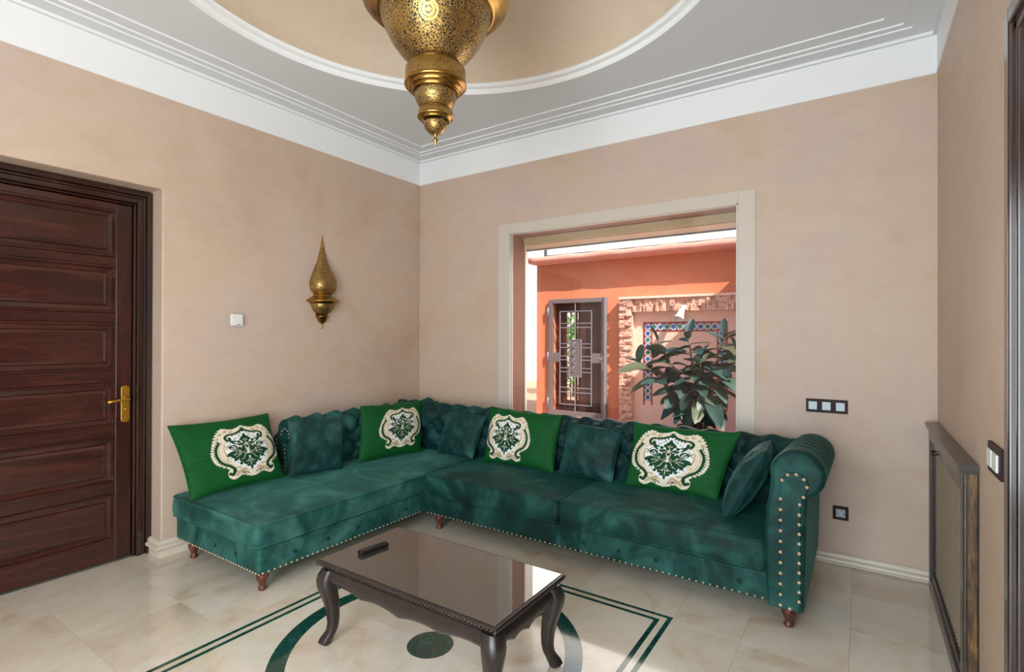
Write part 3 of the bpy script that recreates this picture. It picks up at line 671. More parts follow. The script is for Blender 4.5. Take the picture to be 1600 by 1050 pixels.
def cushion(name, x0, x1, y0, y1, z0, z1, m_, parent, crown=0.03, bulge=0.008, r=0.03):
    lp_ = rounded_loop(x0, x1, y0, y1, r); cx, cy = (x0+x1)/2, (y0+y1)/2; rows = []
    def lo(k, z, b_=0):
        out = []
        for (x, y) in lp_:
            dx, dy = x-cx, y-cy; l = math.hypot(dx, dy); out.append((cx+dx*k+dx/l*b_, cy+dy*k+dy/l*b_, z+0.0035*noise.noise((x*5, y*5, z*3))))
        return out
    rows.append(lo(0.965, z0)); rows.append(lo(0.988, z0+0.003)); rows.append(lo(0.999, z0+0.012))
    for k in range(1, 8): t_ = k/8; rows.append(lo(1, z0+(z1-z0)*t_, bulge*math.sin(PI*t_)))
    rows.append(lo(1, z1-0.003)); 
    for k in (0.985, 0.96, 0.92, 0.86, 0.78, 0.68, 0.56, 0.42, 0.28, 0.14, 0.02): rows.append(lo(k, z1+crown*(1-k**3.2)**0.9))
    c = MB().grid(rows, closed_v=True); n_ = len(lp_)
    b_ = (len(rows)-1)*n_; c.f.append(tuple(b_+k for k in range(n_))); c.sm.append(True); c.f.append(tuple(range(n_))[::-1]); c.sm.append(False)
    o = mk(name, c, m_, parent)
    pp = MB().tube([(x, y, z1+0.000) for x, y in lp_], 0.0062, 6, closed=True).tube([(x, y, z0+0.011) for x, y in lp_], 0.006, 6, closed=True)
    mk('piping', pp, m_, o); return o
LEGP = [(0.0, 0.105), (0.030, 0.105), (0.032, 0.092), (0.028, 0.084), (0.031, 0.076), (0.030, 0.062), (0.022, 0.045), (0.016, 0.030), (0.015, 0.020), (0.020, 0.015), (0.021, 0.006), (0.017, 0.0), (0.0, 0.0)]
def sofa_leg(parent, x, y): part_at('sofa_leg', MB().lathe(LEGP, (0, 0, 0), 14), 'walnut_leg', parent, (x, y, 0.001))
BZ0, BZ1s, CZ = 0.098, 0.232, 0.352
# ---- left section (chaise along the left wall, running into the corner)
X0, X1 = 0.045, 0.925; Y0 = -2.095
sofaL = thing('sectional_sofa', (0.48, -1.07, 0), 'dark teal velvet sofa section along left wall, open-ended, with one long seat', 'sofa', 'teal velvet corner sofa sections')
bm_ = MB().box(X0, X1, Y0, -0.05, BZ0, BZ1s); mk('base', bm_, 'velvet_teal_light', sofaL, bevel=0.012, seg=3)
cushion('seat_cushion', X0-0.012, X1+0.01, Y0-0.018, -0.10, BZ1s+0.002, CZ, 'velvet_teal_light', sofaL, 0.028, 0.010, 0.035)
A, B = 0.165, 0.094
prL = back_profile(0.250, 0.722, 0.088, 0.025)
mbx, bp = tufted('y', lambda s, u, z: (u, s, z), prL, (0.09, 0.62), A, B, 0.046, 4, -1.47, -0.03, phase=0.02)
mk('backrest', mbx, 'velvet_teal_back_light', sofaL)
tb = MB()
def add_btn(mbt, p, nrm, r=0.010):
    q = Vector((0, 0, 1)).rotation_difference(Vector(nrm)).to_matrix(); bmk = button_mesh(r)
    mbt.add([tuple(Vector(p)+q @ Vector(v_)) for v_ in bmk.v], bmk.f, True)
for s, u, z, nn in bp: add_btn(tb, (u, s, z), (nn.x, 0, nn.y))
mk('tuft_buttons', tb, 'velvet_button', sofaL, kind='stuff')
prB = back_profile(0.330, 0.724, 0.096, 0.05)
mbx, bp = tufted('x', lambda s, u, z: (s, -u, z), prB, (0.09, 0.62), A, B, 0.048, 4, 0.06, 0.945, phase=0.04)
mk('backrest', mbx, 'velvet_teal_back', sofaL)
tb = MB()
for s, u, z, nn in bp:
    if s > 0.3: add_btn(tb, (s, -u, z), (0, -nn.x, nn.y))
mk('tuft_buttons', tb, 'velvet_button', sofaL, kind='stuff')
# end panel of the left backrest
ep = [(0.19, 0.33), (0.20, 0.45), (0.19, 0.56), (0.215, 0.60)]+arc(0.19, 0.635, 0.05, 0, 180, 10)+[(0.10, 0.60), (0.085, 0.5), (0.085, 0.33)]
mk('end_panel', MB().prism(ep, 1, -1.484, -1.468), 'velvet_teal_dark', sofaL, bevel=0.004)
npt = [(0.19, -1.486, z) for z in np.arange(0.40, 0.58, 0.028)]+[(0.19+0.042*math.cos(t_), -1.486, 0.635+0.042*math.sin(t_)) for t_ in np.linspace(-0.3, PI, 7)]+[(0.095, -1.486, z) for z in np.arange(0.40, 0.60, 0.028)]
mk('upholstery_nails', nails(npt, (0, -1, 0), 0.0045), 'nail_brass', sofaL, kind='stuff')
bN = [(X1+0.001, y, BZ0+0.010) for y in np.arange(Y0+0.02, -0.94, 0.032)]
mk('upholstery_nails', nails(bN, (1, 0, 0), 0.005), 'nail_brass', sofaL, kind='stuff')
bN = [(x, Y0-0.001, BZ0+0.010) for x in np.arange(X0+0.02, X1, 0.026)]
mk('upholstery_nails', nails(bN, (0, -1, 0), 0.005), 'nail_brass', sofaL, kind='stuff')
def base_button(parent, p, nrm):
    o = part_at('base_button', button_mesh(0.0125), 'velvet_button', parent, p); o.rotation_euler = Vector((0, 0, 1)).rotation_difference(Vector(nrm)).to_euler()
for y in (-1.895, -1.69, -1.48, -1.28, -1.08): base_button(sofaL, (X1+0.002, y, 0.160), (1, 0, 0))
for x in (0.293, 0.50, 0.708): base_button(sofaL, (x, Y0-0.002, 0.163), (0, -1, 0))
for (x, y) in [(0.872, -2.045), (0.165, -2.05), (0.12, -0.15), (0.85, -0.15), (0.12, -1.1)]: sofa_leg(sofaL, x, y)
# ---- right section
X0, X1 = 0.955, 3.10; Y0 = -0.935
sofaR = thing('sectional_sofa', (2.1, -0.5, 0), 'dark teal velvet sofa section under the window, two seats and one rolled arm', 'sofa', 'teal velvet corner sofa sections')
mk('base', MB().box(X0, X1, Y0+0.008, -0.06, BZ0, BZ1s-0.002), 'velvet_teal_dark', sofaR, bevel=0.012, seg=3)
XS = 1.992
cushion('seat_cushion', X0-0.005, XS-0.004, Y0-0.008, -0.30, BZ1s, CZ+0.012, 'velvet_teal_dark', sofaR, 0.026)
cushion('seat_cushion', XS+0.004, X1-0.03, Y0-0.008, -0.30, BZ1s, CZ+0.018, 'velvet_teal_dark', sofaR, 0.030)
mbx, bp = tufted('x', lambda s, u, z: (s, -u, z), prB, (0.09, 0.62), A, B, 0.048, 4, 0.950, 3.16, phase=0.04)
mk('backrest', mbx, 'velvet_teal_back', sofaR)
tb = MB()
for s, u, z, nn in bp: add_btn(tb, (s, -u, z), (0, -nn.x, nn.y))
mk('tuft_buttons', tb, 'velvet_button', sofaR, kind='stuff')
# arm: sweep of a cross-section in (x,z) along y, with pleats over the roll
AR, AXc = 0.110, 3.196
def arm_section(y, azc, k=1.0, pl=0.0):
    inner = [(3.075, 0.10), (3.068, 0.24), (3.066, 0.40), (3.070, 0.52), (3.084, 0.60)]
    roll = arc(AXc, azc, AR+pl, 195, -70, 30)
    outer = [(3.236, azc-0.115), (3.230, 0.45), (3.228, 0.30), (3.222, 0.10)]
    pts = inner+roll+outer
    c = (3.15, 0.45)
    out = []
    for (x, z) in pts:
        if k < 1:
            cx_, cz_ = (AXc, azc) if z > azc-0.11 else (3.150, z)
            x = cx_+(x-cx_)*k; z = cz_+(z-cz_)*k if z > azc-0.11 else z
        out.append((x, y, z))
    return out
rows = []
YA = -0.965
for k, yy in ((0.80, YA), (0.90, YA+0.004), (0.965, YA+0.014), (1.0, YA+0.034)): rows.append(arm_section(yy, 0.698, k))
ns = 110
for i in range(1, ns+1):
    yy = YA+0.034+(-0.06-YA-0.034)*i/ns; t_ = i/ns; s = yy-YA
    pl = -0.021*(1-abs(math.sin(PI*(s-0.075)/0.125))**0.5)*min(1, t_*6)
    rows.append(arm_section(yy, 0.698-0.062*t_, 1.0, pl))
am = MB().grid(rows); k_ = len(rows[0]); am.add(rows[0], [tuple(range(k_))]); am.add(rows[-1], [tuple(range(k_))[::-1]])
arm = mk('armrest', am, 'velvet_teal_dark', sofaR)
kp = [(3.128, 0.104), (3.126, 0.30), (3.128, 0.56), (3.130, 0.64)]+arc(3.186, 0.655, 0.056, 165, -20, 14)+[(3.222, 0.60), (3.212, 0.56), (3.212, 0.30), (3.210, 0.104)]
kp = kp[::-1]
fp = MB().prism(kp, 1, YA-0.012, YA+0.002)
mk('arm_front_panel', fp, 'velvet_teal_dark', arm, bevel=0.006, seg=3)
npt = [(3.133, z) for z in np.arange(0.118, 0.63, 0.047)]+[(3.186+0.050*math.cos(t_), 0.655+0.050*math.sin(t_)) for t_ in np.linspace(math.radians(160), math.radians(0), 5)]+[(3.222, 0.61), (3.208, 0.575)]+[(3.206, z) for z in np.arange(0.53, 0.11, -0.042)]+[(3.17, 0.112)]
mk('upholstery_nails', nails([(x, YA-0.0125, z) for x, z in npt], (0, -1, 0), 0.0078), 'nail_brass', arm, kind='stuff')
mk('upholstery_nails', nails([(x, Y0+0.007, BZ0+0.010) for x in np.arange(X0+0.02, 3.06, 0.033)], (0, -1, 0), 0.005), 'nail_brass', sofaR, kind='stuff')
for x in (1.148, 1.348, 1.55, 1.752, 1.954, 2.149, 2.353, 2.554, 2.746, 2.954): base_button(sofaR, (x, Y0+0.006, 0.160), (0, -1, 0))
for (x, y) in [(1.045, -0.885), (3.158, -0.905), (1.06, -0.14), (3.14, -0.16), (2.08, -0.5)]: sofa_leg(sofaR, x, y)

# ------------------------------------------------------------------ embroidery raster (medallion), 0 none
def raster():
    nx, ny = 440, 340
    X, Y = np.meshgrid(np.linspace(-1.06, 1.06, nx), np.linspace(-1.06, 1.06, ny)); AX = np.abs(X); img = np.zeros((ny, nx), int)
    def poly(pts):
        ins_ = np.zeros(X.shape, bool); n_ = len(pts)
        for i in range(n_):
            (xa, ya), (xb, yb) = pts[i], pts[(i+1) % n_]
            if ya == yb: continue
            c_ = ((ya > Y) != (yb > Y)) & (AX < (xb-xa)*(Y-ya)/(yb-ya)+xa); ins_ ^= c_
        return ins_
    def spline(pts, k=10):
        P_ = [pts[0]]+list(pts)+[pts[-1]]; out = []
        for i in range(1, len(P_)-2):
            for t_ in np.linspace(0, 1, k, endpoint=False):
                a, b, c_, d = [np.array(P_[i+j-1]) for j in range(4)]
                out.append(tuple(0.5*((2*b)+(-a+c_)*t_+(2*a-5*b+4*c_-d)*t_**2+(-a+3*b-3*c_+d)*t_**3)))
        return out+[pts[-1]]
    def stroke(pts, w0, w1=None, sp=True):
        w1 = w0 if w1 is None else w1; q = spline(pts) if sp else pts; m_ = np.zeros(X.shape, bool); n_ = len(q)-1
        for i in range(n_):
            a = np.array(q[i]); d = np.array(q[i+1])-a; l = d@d+1e-12
            t_ = np.clip(((AX-a[0])*d[0]+(Y-a[1])*d[1])/l, 0, 1); ww = w0+(w1-w0)*(i+t_)/n_
            m_ |= (AX-a[0]-t_*d[0])**2+(Y-a[1]-t_*d[1])**2 < ww**2
        return m_
    def ell(cx, cy, rx, ry, rot=0):
        c_, s_ = math.cos(rot), math.sin(rot); dx, dy = AX-cx, Y-cy
        return ((dx*c_+dy*s_)/rx)**2+((-dx*s_+dy*c_)/ry)**2 < 1
    outer = spline([(0, .98), (.13, .90), (.34, .86), (.55, .94), (.74, .74), (.86, .46), (.93, .25), (1.0, 0), (.97, -.25), (.86, -.42), (.62, -.60), (.60, -.66), (.66, -.76), (.64, -.92), (.52, -.99), (.40, -.92), (.30, -.88), (.15, -.96), (0, -1.0)], 8)
    P_ = poly([(0, 1.0)]+outer+[(0, -1.02)]); img[P_] = 1
    for i in range(0, len(outer), 3): img[ell(outer[i][0], outer[i][1], .045, .045)] = 1
    # gold feathering in the shoulders and foot
    for (cx, cy) in [(.62, .70), (.74, .52), (.30, .76), (.46, .80)]:
        for k in range(5):
            a = k*0.5-0.2; img[stroke([(cx, cy), (cx+.09*math.cos(a), cy+.10*math.sin(a))], .010)] = 3
    for k in range(9): a = -2.6+k*0.28; img[stroke([(.18+.02*k, -.66-.01*k), (.12+.05*k, -.90)], .010)] = 3
    img[stroke([(.33, -.62), (.50, -.62), (.42, -.80), (.48, -.92)], .022)] = 3
    # side band: green leaf garland + dotted gold line
    side = [(.74, .40), (.86, .18), (.885, -.08), (.80, -.34), (.60, -.52), (.50, -.66), (.56, -.84), (.64, -.80)]
    img[stroke(side, .034, .050)] = 4
    sp_ = spline(side[:5], 7)
    for i in range(0, len(sp_)-1, 2):
        a = np.array(sp_[i]); d = np.array(sp_[i+1])-a; d /= np.linalg.norm(d)+1e-9; nrm = np.array([-d[1], d[0]])
        if nrm[0] < 0: nrm = -nrm
        img[stroke([tuple(a), tuple(a+nrm*.085-d*.05)], .020, .008, False)] = 4
    img[stroke([(.66, .42), (.78, .18), (.80, -.06), (.72, -.30), (.52, -.50)], .012)] = 3
    for t_ in np.linspace(0, 1, 11):
        img[ell(.60+.13*math.sin(PI*t_), .34-.78*t_, .014, .014)] = 3
    # white field
    wf_ = [(0, .76), (.20, .64), (.42, .56), (.50, .40), (.60, .26), (.64, .0), (.58, -.25), (.44, -.46), (.26, -.62), (0, -.78)]
    img[poly([(0, .78)]+spline(wf_)+[(0, -.80)])] = 2
    img[ell(.62, .05, .05, .20)] = 3; img[ell(.60, .08, .035, .15)] = 2; img[stroke([(.60, .24), (.54, .18), (.60, .12)], .018)] = 3
    img[stroke([(.54, -.20), (.64, -.26), (.56, -.34)], .016)] = 3; img[ell(.50, .42, .06, .05)] = 3
    # top green scrolls
    img[ell(0, .84, .07, .10)] = 4
    img[stroke([(.02, .84), (.14, .74), (.30, .68), (.46, .66), (.54, .56), (.50, .45), (.42, .46), (.43, .53)], .034, .040)] = 4
    for k in range(4): x = .10+.08*k; img[stroke([(x, .76-.025*k), (x-.02, .66-.02*k)], .018, .010)] = 4
    img[stroke([(.02, .90), (.14, .80), (.30, .735), (.46, .71), (.60, .60)], .008)] = 1
    # green foot sprigs
    img[stroke([(.10, -.92), (.20, -.84), (.34, -.82)], .010)] = 4; img[stroke([(.20, -.95), (.26, -.84)], .010)] = 4
    # damask
    g = np.zeros(X.shape, bool)
    for e in [(0, .54, .05, .12), (.07, .48, .05, .09, .6), (.12, .42, .045, .05), (0, .36, .10, .12), (.20, .34, .045, .05), (.30, .33, .11, .075, .5), (.38, .38, .06, .05), (.14, .22, .12, .07, .3), (.40, .16, .12, .09), (.30, .08, .14, .07), (.06, .08, .10, .12), (.16, -.02, .14, .10), (.34, -.06, .16, .07, .2), (.48, -.08, .13, .075, -.3), (.58, -.13, .05, .04), (.44, -.20, .11, .06, .8), (.30, -.22, .13, .09, .6), (.12, -.20, .12, .11), (.40, -.32, .06, .05), (.22, -.38, .11, .07, .7), (.08, -.36, .09, .09), (.28, -.48, .05, .05), (.14, -.50, .07, .06), (0, -.56, .08, .12), (.09, -.60, .05, .05), (0, -.70, .035, .07)]:
        g |= ell(*e)
    img[g] = 4
    for s_ in [[(.32, .34), (.25, .28), (.27, .36)], [(.42, .20), (.34, .13), (.40, .09), (.45, .13)]]: img[stroke(s_, .016)] = 2
    for s_ in [[(0, .44), (0, .30), (.08, .20), (.22, .17), (.36, .02)], [(0, .20), (.06, .12), (.02, .02), (.10, -.04)], [(.04, -.10), (.18, -.08), (.24, .02), (.36, -.04)], [(.24, -.02), (.28, -.16), (.40, -.24)], [(0, -.14), (.10, -.16), (.16, -.28), (.26, -.36)], [(0, -.28), (.05, -.40), (.14, -.46)], [(0, -.46), (0, -.62)], [(.0, .08), (.05, .04)], [(.06, .42), (.02, .36)], [(.30, -.10), (.44, -.12)], [(.13, .36), (.19, .28), (.30, .26)]]:
        img[stroke(s_, .012, .007)] = 1
    for (x, y) in [(.24, .50), (.30, .46), (.17, .55), (.46, .30), (.51, .25), (.55, .20), (.52, -.26), (.46, -.38), (.36, -.44), (.13, .60)]: img[ell(x, y, .018, .018)] = 4
    img[ell(0, 0.0, .035, .05)] = 1
    return img
RAS = raster()
PAL = {0: (2, 104, 42), 1: (236, 231, 217), 2: (240, 242, 243), 3: (212, 196, 166), 4: (6, 84, 44)}
PALN = np.array([lin(PAL[k]) for k in range(5)])

def pillow(name, TL, TR, BR, BL, th, m_, label, group, med=None, pinch=0.05, sag=0.0, seed=0, nu=56, nv=44):
    TL, TR, BR, BL = map(Vector, (TL, TR, BR, BL)); c0 = (TL+TR+BR+BL)/4
    root = thing(name, (BL+BR)/2, label, 'cushion', group)
    nrm = ((TR-BL).cross(TL-BR)).normalized()
    camv = Vector((3.43, -3.56, 1.3))-c0
    if nrm.dot(camv) < 0: nrm = -nrm
    wd = ((TR-TL).length+(BR-BL).length)/2; ht = ((TL-BL).length+(TR-BR).length)/2
    if med: nu, nv = 230, 150
    us = np.linspace(-1, 1, nu+1); vs = np.linspace(-1, 1, nv+1)
    front, back = [], []; cols = []
    for i, u in enumerate(us):
        rf, rb = [], []
        for j, v_ in enumerate(vs):
            uu = u*(1-pinch*(1-v_*v_)*abs(u)); vv = v_*(1-pinch*1.2*(1-u*u)*abs(v_))
            p = (TL*(1-uu)*(1+vv)+TR*(1+uu)*(1+vv)+BR*(1+uu)*(1-vv)+BL*(1-uu)*(1-vv))/4
            e = max(0.0, (1-u*u)*(1-v_*v_)); t_ = th*0.5*(e**0.42)
            q = Vector((u*2.2+seed, v_*1.8, seed*0.37))
            wr_ = noise.noise(q)*0.10+noise.noise(q*2.7)*0.05
            edge = (1-e)**2; rad = math.atan2(v_, u); wr_ += edge*0.16*math.sin(rad*11+seed+2*noise.noise(q))*min(1, e*6)+0.10*math.sin(u*9+v_*6+seed)*max(0, noise.noise(q*0.8+Vector((5, 1, 2))))
            t_ *= (1+wr_ if not med else 1+0.4*wr_)
            rf.append(p+nrm*t_); rb.append(p-nrm*t_*0.9)
        front.append(rf); back.append(rb)
    f_ = MB().grid(front); 
    n_ = (nu+1)*(nv+1)
    b_ = MB()
    sk = 5 if med else 1
    if med: b_.grid([r_[::sk] for r_ in back[::sk]])
    else: b_.grid(back)
    fo = mk('cushion_front', f_, m_, root, recalc=False)
    bo = mk('cushion_back', b_, m_, root, recalc=False)
    lp_ = [front[i][0] for i in range(0, nu+1, 4)]+[front[nu][j] for j in range(0, nv+1, 4)]+[front[i][nv] for i in range(nu, -1, -4)]+[front[0][j] for j in range(nv, -1, -4)]
    cl = []
    for p in lp_:
        if not cl or (p-cl[-1]).length > 0.004: cl.append(p)
    if (cl[0]-cl[-1]).length < 0.004: cl.pop()
    seam = mk('seam', MB().tube(cl, 0.0032, 6, closed=True), m_, root)
    for o in (fo, bo, seam):
        me = o.data
        ca = me.color_attributes.new('Col', 'FLOAT_COLOR', 'POINT')
        arr = np.ones((len(me.vertices), 4)); arr[:, :3] = PALN[0]
        if med and o is fo:
            cxm, cym, hw, hh_ = med
            U, V = np.meshgrid(us, vs, indexing='ij'); xx = (U*wd/2-cxm)/hw; yy = (V*ht/2-cym)/hh_
            ny, nx = RAS.shape; ix = np.clip(((xx+1.06)/2.12*(nx-1)).round().astype(int), 0, nx-1); iy = np.clip(((yy+1.06)/2.12*(ny-1)).round().astype(int), 0, ny-1)
            val = RAS[iy, ix]; val[(np.abs(xx) > 1.06) | (np.abs(yy) > 1.06)] = 0
            arr[:, :3] = PALN[val.reshape(-1)]
        ca.data.foreach_set('color', arr.reshape(-1))
    return root
GO = 'green velvet cushions with an embroidered cream medallion'; GP = 'plain dark teal velvet cushions'
pillow('throw_pillow', (0.06, -2.150, 0.775), (0.10, -1.555, 0.782), (0.29, -1.55, 0.385), (0.28, -2.12, 0.372), 0.13, 'embroidered_velvet', 'bright green medallion cushion leaning on left wall at the open sofa end', GO, (0.075, -0.01, 0.215, 0.168), seed=1)
pillow('throw_pillow', (0.31, -1.540, 0.752), (0.33, -1.130, 0.716), (0.42, -1.20, 0.383), (0.36, -1.56, 0.388), 0.11, 'velvet_pillow', 'plain teal cushion against the tufted backrest on the left wall', GP, pinch=0.03, seed=2)
pillow('throw_pillow', (0.29, -0.93, 0.778), (0.30, -0.27, 0.758), (0.50, -0.50, 0.387), (0.40, -1.04, 0.387), 0.13, 'embroidered_velvet', 'bright green medallion cushion beside the sofa corner, on the left wall side', GO, (0.055, 0.0, 0.215, 0.168), seed=3)
pillow('throw_pillow', (0.69, -0.385, 0.712), (1.07, -0.385, 0.706), (1.00, -0.47, 0.388), (0.65, -0.47, 0.388), 0.11, 'velvet_pillow', 'plain teal cushion in the sofa corner, where the two sections meet', GP, pinch=0.03, seed=4.3)
pillow('throw_pillow', (1.085, -0.35, 0.775), (1.70, -0.35, 0.758), (1.70, -0.475, 0.388), (1.11, -0.475, 0.388), 0.13, 'embroidered_velvet', 'bright green medallion cushion below the left edge of the window', GO, (-0.095, -0.01, 0.205, 0.165), seed=5)
pillow('throw_pillow', (1.765, -0.375, 0.722), (2.15, -0.375, 0.708), (2.12, -0.465, 0.388), (1.74, -0.465, 0.388), 0.11, 'velvet_pillow', 'plain teal cushion below the iron gate, over the joint of two seats', GP, pinch=0.03, seed=6.1)
pillow('throw_pillow', (2.225, -0.36, 0.760), (2.86, -0.36, 0.758), (2.76, -0.50, 0.392), (2.225, -0.50, 0.392), 0.11, 'embroidered_velvet', 'bright green medallion cushion below the rubber plant, nearest the rolled arm', GO, (-0.04, -0.005, 0.235, 0.172), seed=7)
pillow('throw_pillow', (3.02, -0.40, 0.74), (3.035, -0.70, 0.735), (2.86, -0.80, 0.392), (2.84, -0.46, 0.392), 0.15, 'velvet_pillow', 'plain teal cushion tilted against the rolled arm of the sofa', GP, pinch=0.02, seed=8.4)

# ------------------------------------------------------------------ coffee table
TX0, TX1, TY0, TY1, TZ = 1.515, 2.452, -2.192, -1.716, 0.360
tbl = thing('coffee_table', ((TX0+TX1)/2, (TY0+TY1)/2, 0), 'low dark brown coffee table with glass top, scalloped apron and curved legs', 'table')
def rl_(o, z): return [(TX0+o, TY0+o, z), (TX1-o, TY0+o, z), (TX1-o, TY1-o, z), (TX0+o, TY1-o, z)]
tf = MB().grid([rl_(0.04, 0.318), rl_(0.030, 0.318), rl_(0.022, 0.330), rl_(0.012, 0.336), rl_(0.004, 0.346), rl_(0, 0.352), rl_(0.002, 0.358), rl_(0.008, 0.3600), rl_(0.010, 0.3575), rl_(0.04, 0.3575)], closed_v=True, smooth=False)
b_ = len(tf.v); tf.f += [(b_-4, b_-3, b_-2, b_-1), (b_-40, b_-39, b_-38, b_-37)[::-1]]; tf.sm += [False, False]
mk('tabletop', tf, 'espresso_wood', tbl)
cv = MB()   # carved rope edge
def rope(p, q, nrm):
    p, q = Vector(p), Vector(q); n_ = int((q-p).length/0.016); d = (q-p).normalized()
    for k in range(n_):
        c = p.lerp(q, (k+0.5)/n_); cv.tube([c-d*0.008+Vector((0, 0, -0.006)), c+Vector(nrm)*0.003, c+d*0.008+Vector((0, 0, 0.006))], 0.0032, 5)
e = 0.006; zz = 0.344
rope((TX0, TY0+e, zz), (TX1, TY0+e, zz), (0, -1, 0)); rope((TX1-e, TY0, zz), (TX1-e, TY1, zz), (1, 0, 0)); rope((TX0+e, TY0, zz), (TX0+e, TY1, zz), (-1, 0, 0)); rope((TX0, TY1-e, zz), (TX1, TY1-e, zz), (0, 1, 0))
mk('carved_edge', cv, 'espresso_wood', tbl)
mk('glass_top', MB().box(TX0+0.011, TX1-0.011, TY0+0.011, TY1-0.011, 0.3576, 0.3612), 'tinted_glass_top', tbl, bevel=0.001)
def apron(L_, n_=60):
    top = []; bot = []
    for k in range(n_+1):
        s = k/n_; x = L_*s; u = abs(s-0.5)*2
        # bracket curve: deep at legs, cusps, shallow lobes towards the middle
        z = 0.248+0.020*math.cos(PI*min(1, u*1.15))*-1 - 0.0
        z = 0.262-0.018*(1-u)**0.8+0.012*abs(math.sin(u*PI*2.0))-0.0
        bot.append((x, z)); top.append((x, 0.322))
    return top, bot
def apron_side(p, q, nrm):
    p, q = Vector(p), Vector(q); L_ = (q-p).length; d = (q-p).normalized(); nrm = Vector(nrm); top, bot = apron(L_); rows = []
    for (x, z1), (_, z0) in zip(top, bot):
        base = p+d*x; row = []
        for k in range(7):
            t_ = k/6; z = z0+(z1-z0)*t_; bul = 0.016*math.sin(PI*min(1, t_*0.9+0.15)); row.append(tuple(base+nrm*bul+Vector((0, 0, z))))
        row.append(tuple(base-nrm*0.014+Vector((0, 0, z1)))); row.append(tuple(base-nrm*0.014+Vector((0, 0, z0)))); rows.append(row)
    mb_ = MB().grid(rows, closed_v=True); k_ = len(rows[0]); mb_.add(rows[0], [tuple(range(k_))]); mb_.add(rows[-1], [tuple(range(k_))[::-1]]); return mb_
ia = 0.030
for p, q, nr in [((TX0+ia+.02, TY0+ia, 0), (TX1-ia-.02, TY0+ia, 0), (0, -1, 0)), ((TX1-ia, TY0+ia+.02, 0), (TX1-ia, TY1-ia-.02, 0), (1, 0, 0)), ((TX1-ia-.02, TY1-ia, 0), (TX0+ia+.02, TY1-ia, 0), (0, 1, 0)), ((TX0+ia, TY1-ia-.02, 0), (TX0+ia, TY0+ia+.02, 0), (-1, 0, 0))]:
    mk('apron', apron_side(p, q, nr), 'espresso_wood', tbl)
def cab_leg(sx, sy):
    cx, cy = (TX0+0.046 if sx < 0 else TX1-0.046), (TY0+0.046 if sy < 0 else TY1-0.046)
    st_ = [(0.320, 0.000, 0.034), (0.300, 0.008, 0.037), (0.275, 0.013, 0.038), (0.245, 0.012, 0.036), (0.21, 0.006, 0.032), (0.17, -0.001, 0.0275), (0.13, -0.005, 0.024), (0.09, -0.006, 0.0215), (0.06, -0.002, 0.0205), (0.040, 0.006, 0.022), (0.022, 0.014, 0.025), (0.010, 0.018, 0.025), (0.0, 0.014, 0.017)]
    rows = []
    for z, o, s in st_:
        ring_ = []
        for k in range(16):
            a = 2*PI*k/16+PI/16; c_, s_ = math.cos(a), math.sin(a); r_ = s*(abs(c_)**4+abs(s_)**4)**(-0.25)
            ring_.append((cx+sx*o+r_*c_, cy+sy*o+r_*s_, z+0.0015))
        rows.append(ring_)
    mb_ = MB().grid(rows, closed_v=True); mb_.add(rows[0], [tuple(range(16))]); mb_.add(rows[-1], [tuple(range(16))[::-1]]); return mb_
for sx in (-1, 1):
    for sy in (-1, 1): mk('table_leg', cab_leg(sx, sy), 'espresso_wood', tbl)
# remote
rc = thing('remote_control', (1.645, -1.99, 0.3615), 'slim black remote control lying on the coffee table', 'remote control')
ang = math.atan2(-1.915+2.06, 1.654-1.637); cs_, sn_ = math.cos(ang), math.sin(ang)
def rp_(x, y, z): x *= 0.92; y *= 0.9; z *= 0.85; return (1.645+x*cs_-y*sn_, -1.99+x*sn_+y*cs_, 0.3615+z)
def rbox(a, b, c_, d, e_, f_):
    m_ = MB().box(a, b, c_, d, e_, f_); m_.v = [rp_(*p) for p in m_.v]; return m_
mk('body', rbox(-.078, .078, -.017, .017, 0.0055, 0.020), 'black_plastic', rc, bevel=0.004, seg=3)
mk('feet', rbox(-.075, -.06, -.015, .015, 0.0, 0.006).add(*(lambda q: (q.v, q.f))(rbox(.06, .075, -.015, .015, 0.0, 0.006))), 'black_plastic', rc)
mk('slide_cover', rbox(-.074, 0.0, -.013, .013, 0.0201, 0.0225), 'dark_grey_plastic', rc, bevel=0.001)
kb = MB()
for i in range(5):
    for j in (-1, 0, 1): q = rbox(.012+i*.012, .019+i*.012, j*.009-.003, j*.009+.003, .0201, .0218); kb.add(q.v, q.f)
mk('keys', kb, 'dark_grey_plastic', rc)

# ------------------------------------------------------------------ chandelier
HX, HY = 1.906, -1.885
ch = thing('chandelier', (HX, HY, 2.745), 'large pierced brass lantern chandelier hanging from the domed ceiling recess', 'chandelier')
def lpart(name, prof, m_, n=64): return part_at(name, MB().lathe([(r, z-2.745) for r, z in prof], (0, 0, 0), n), m_, ch, (HX, HY, 2.745))
lpart('main_bowl', [(0.045, 2.442), (0.075, 2.458), (0.115, 2.486), (0.155, 2.525), (0.190, 2.572), (0.216, 2.622), (0.233, 2.668), (0.240, 2.700)], 'filigree_bowl', 96)
lpart('upper_rim', [(0.240, 2.694), (0.252, 2.690), (0.256, 2.700), (0.274, 2.700), (0.278, 2.712), (0.292, 2.714), (0.296, 2.728), (0.308, 2.730), (0.312, 2.745), (0.312, 2.79), (0.27, 2.83), (0.22, 2.84), (0.21, 2.90), (0.15, 2.95), (0.14, 3.0), (0.0, 3.0)], 'brass', 96)
lpart('upper_cone', [(0.13, 2.99), (0.17, 3.03), (0.16, 3.09), (0.08, 3.15), (0.03, 3.20), (0.0, 3.20)], 'filigree_fine')
mk('chain', MB().tube([(HX, HY, 3.19), (HX, HY, 3.44)], 0.012, 10).lathe([(0.0, 3.38), (0.05, 3.39), (0.06, 3.43), (0.0, 3.43)], (HX, HY, 0), 24), 'brass', ch)
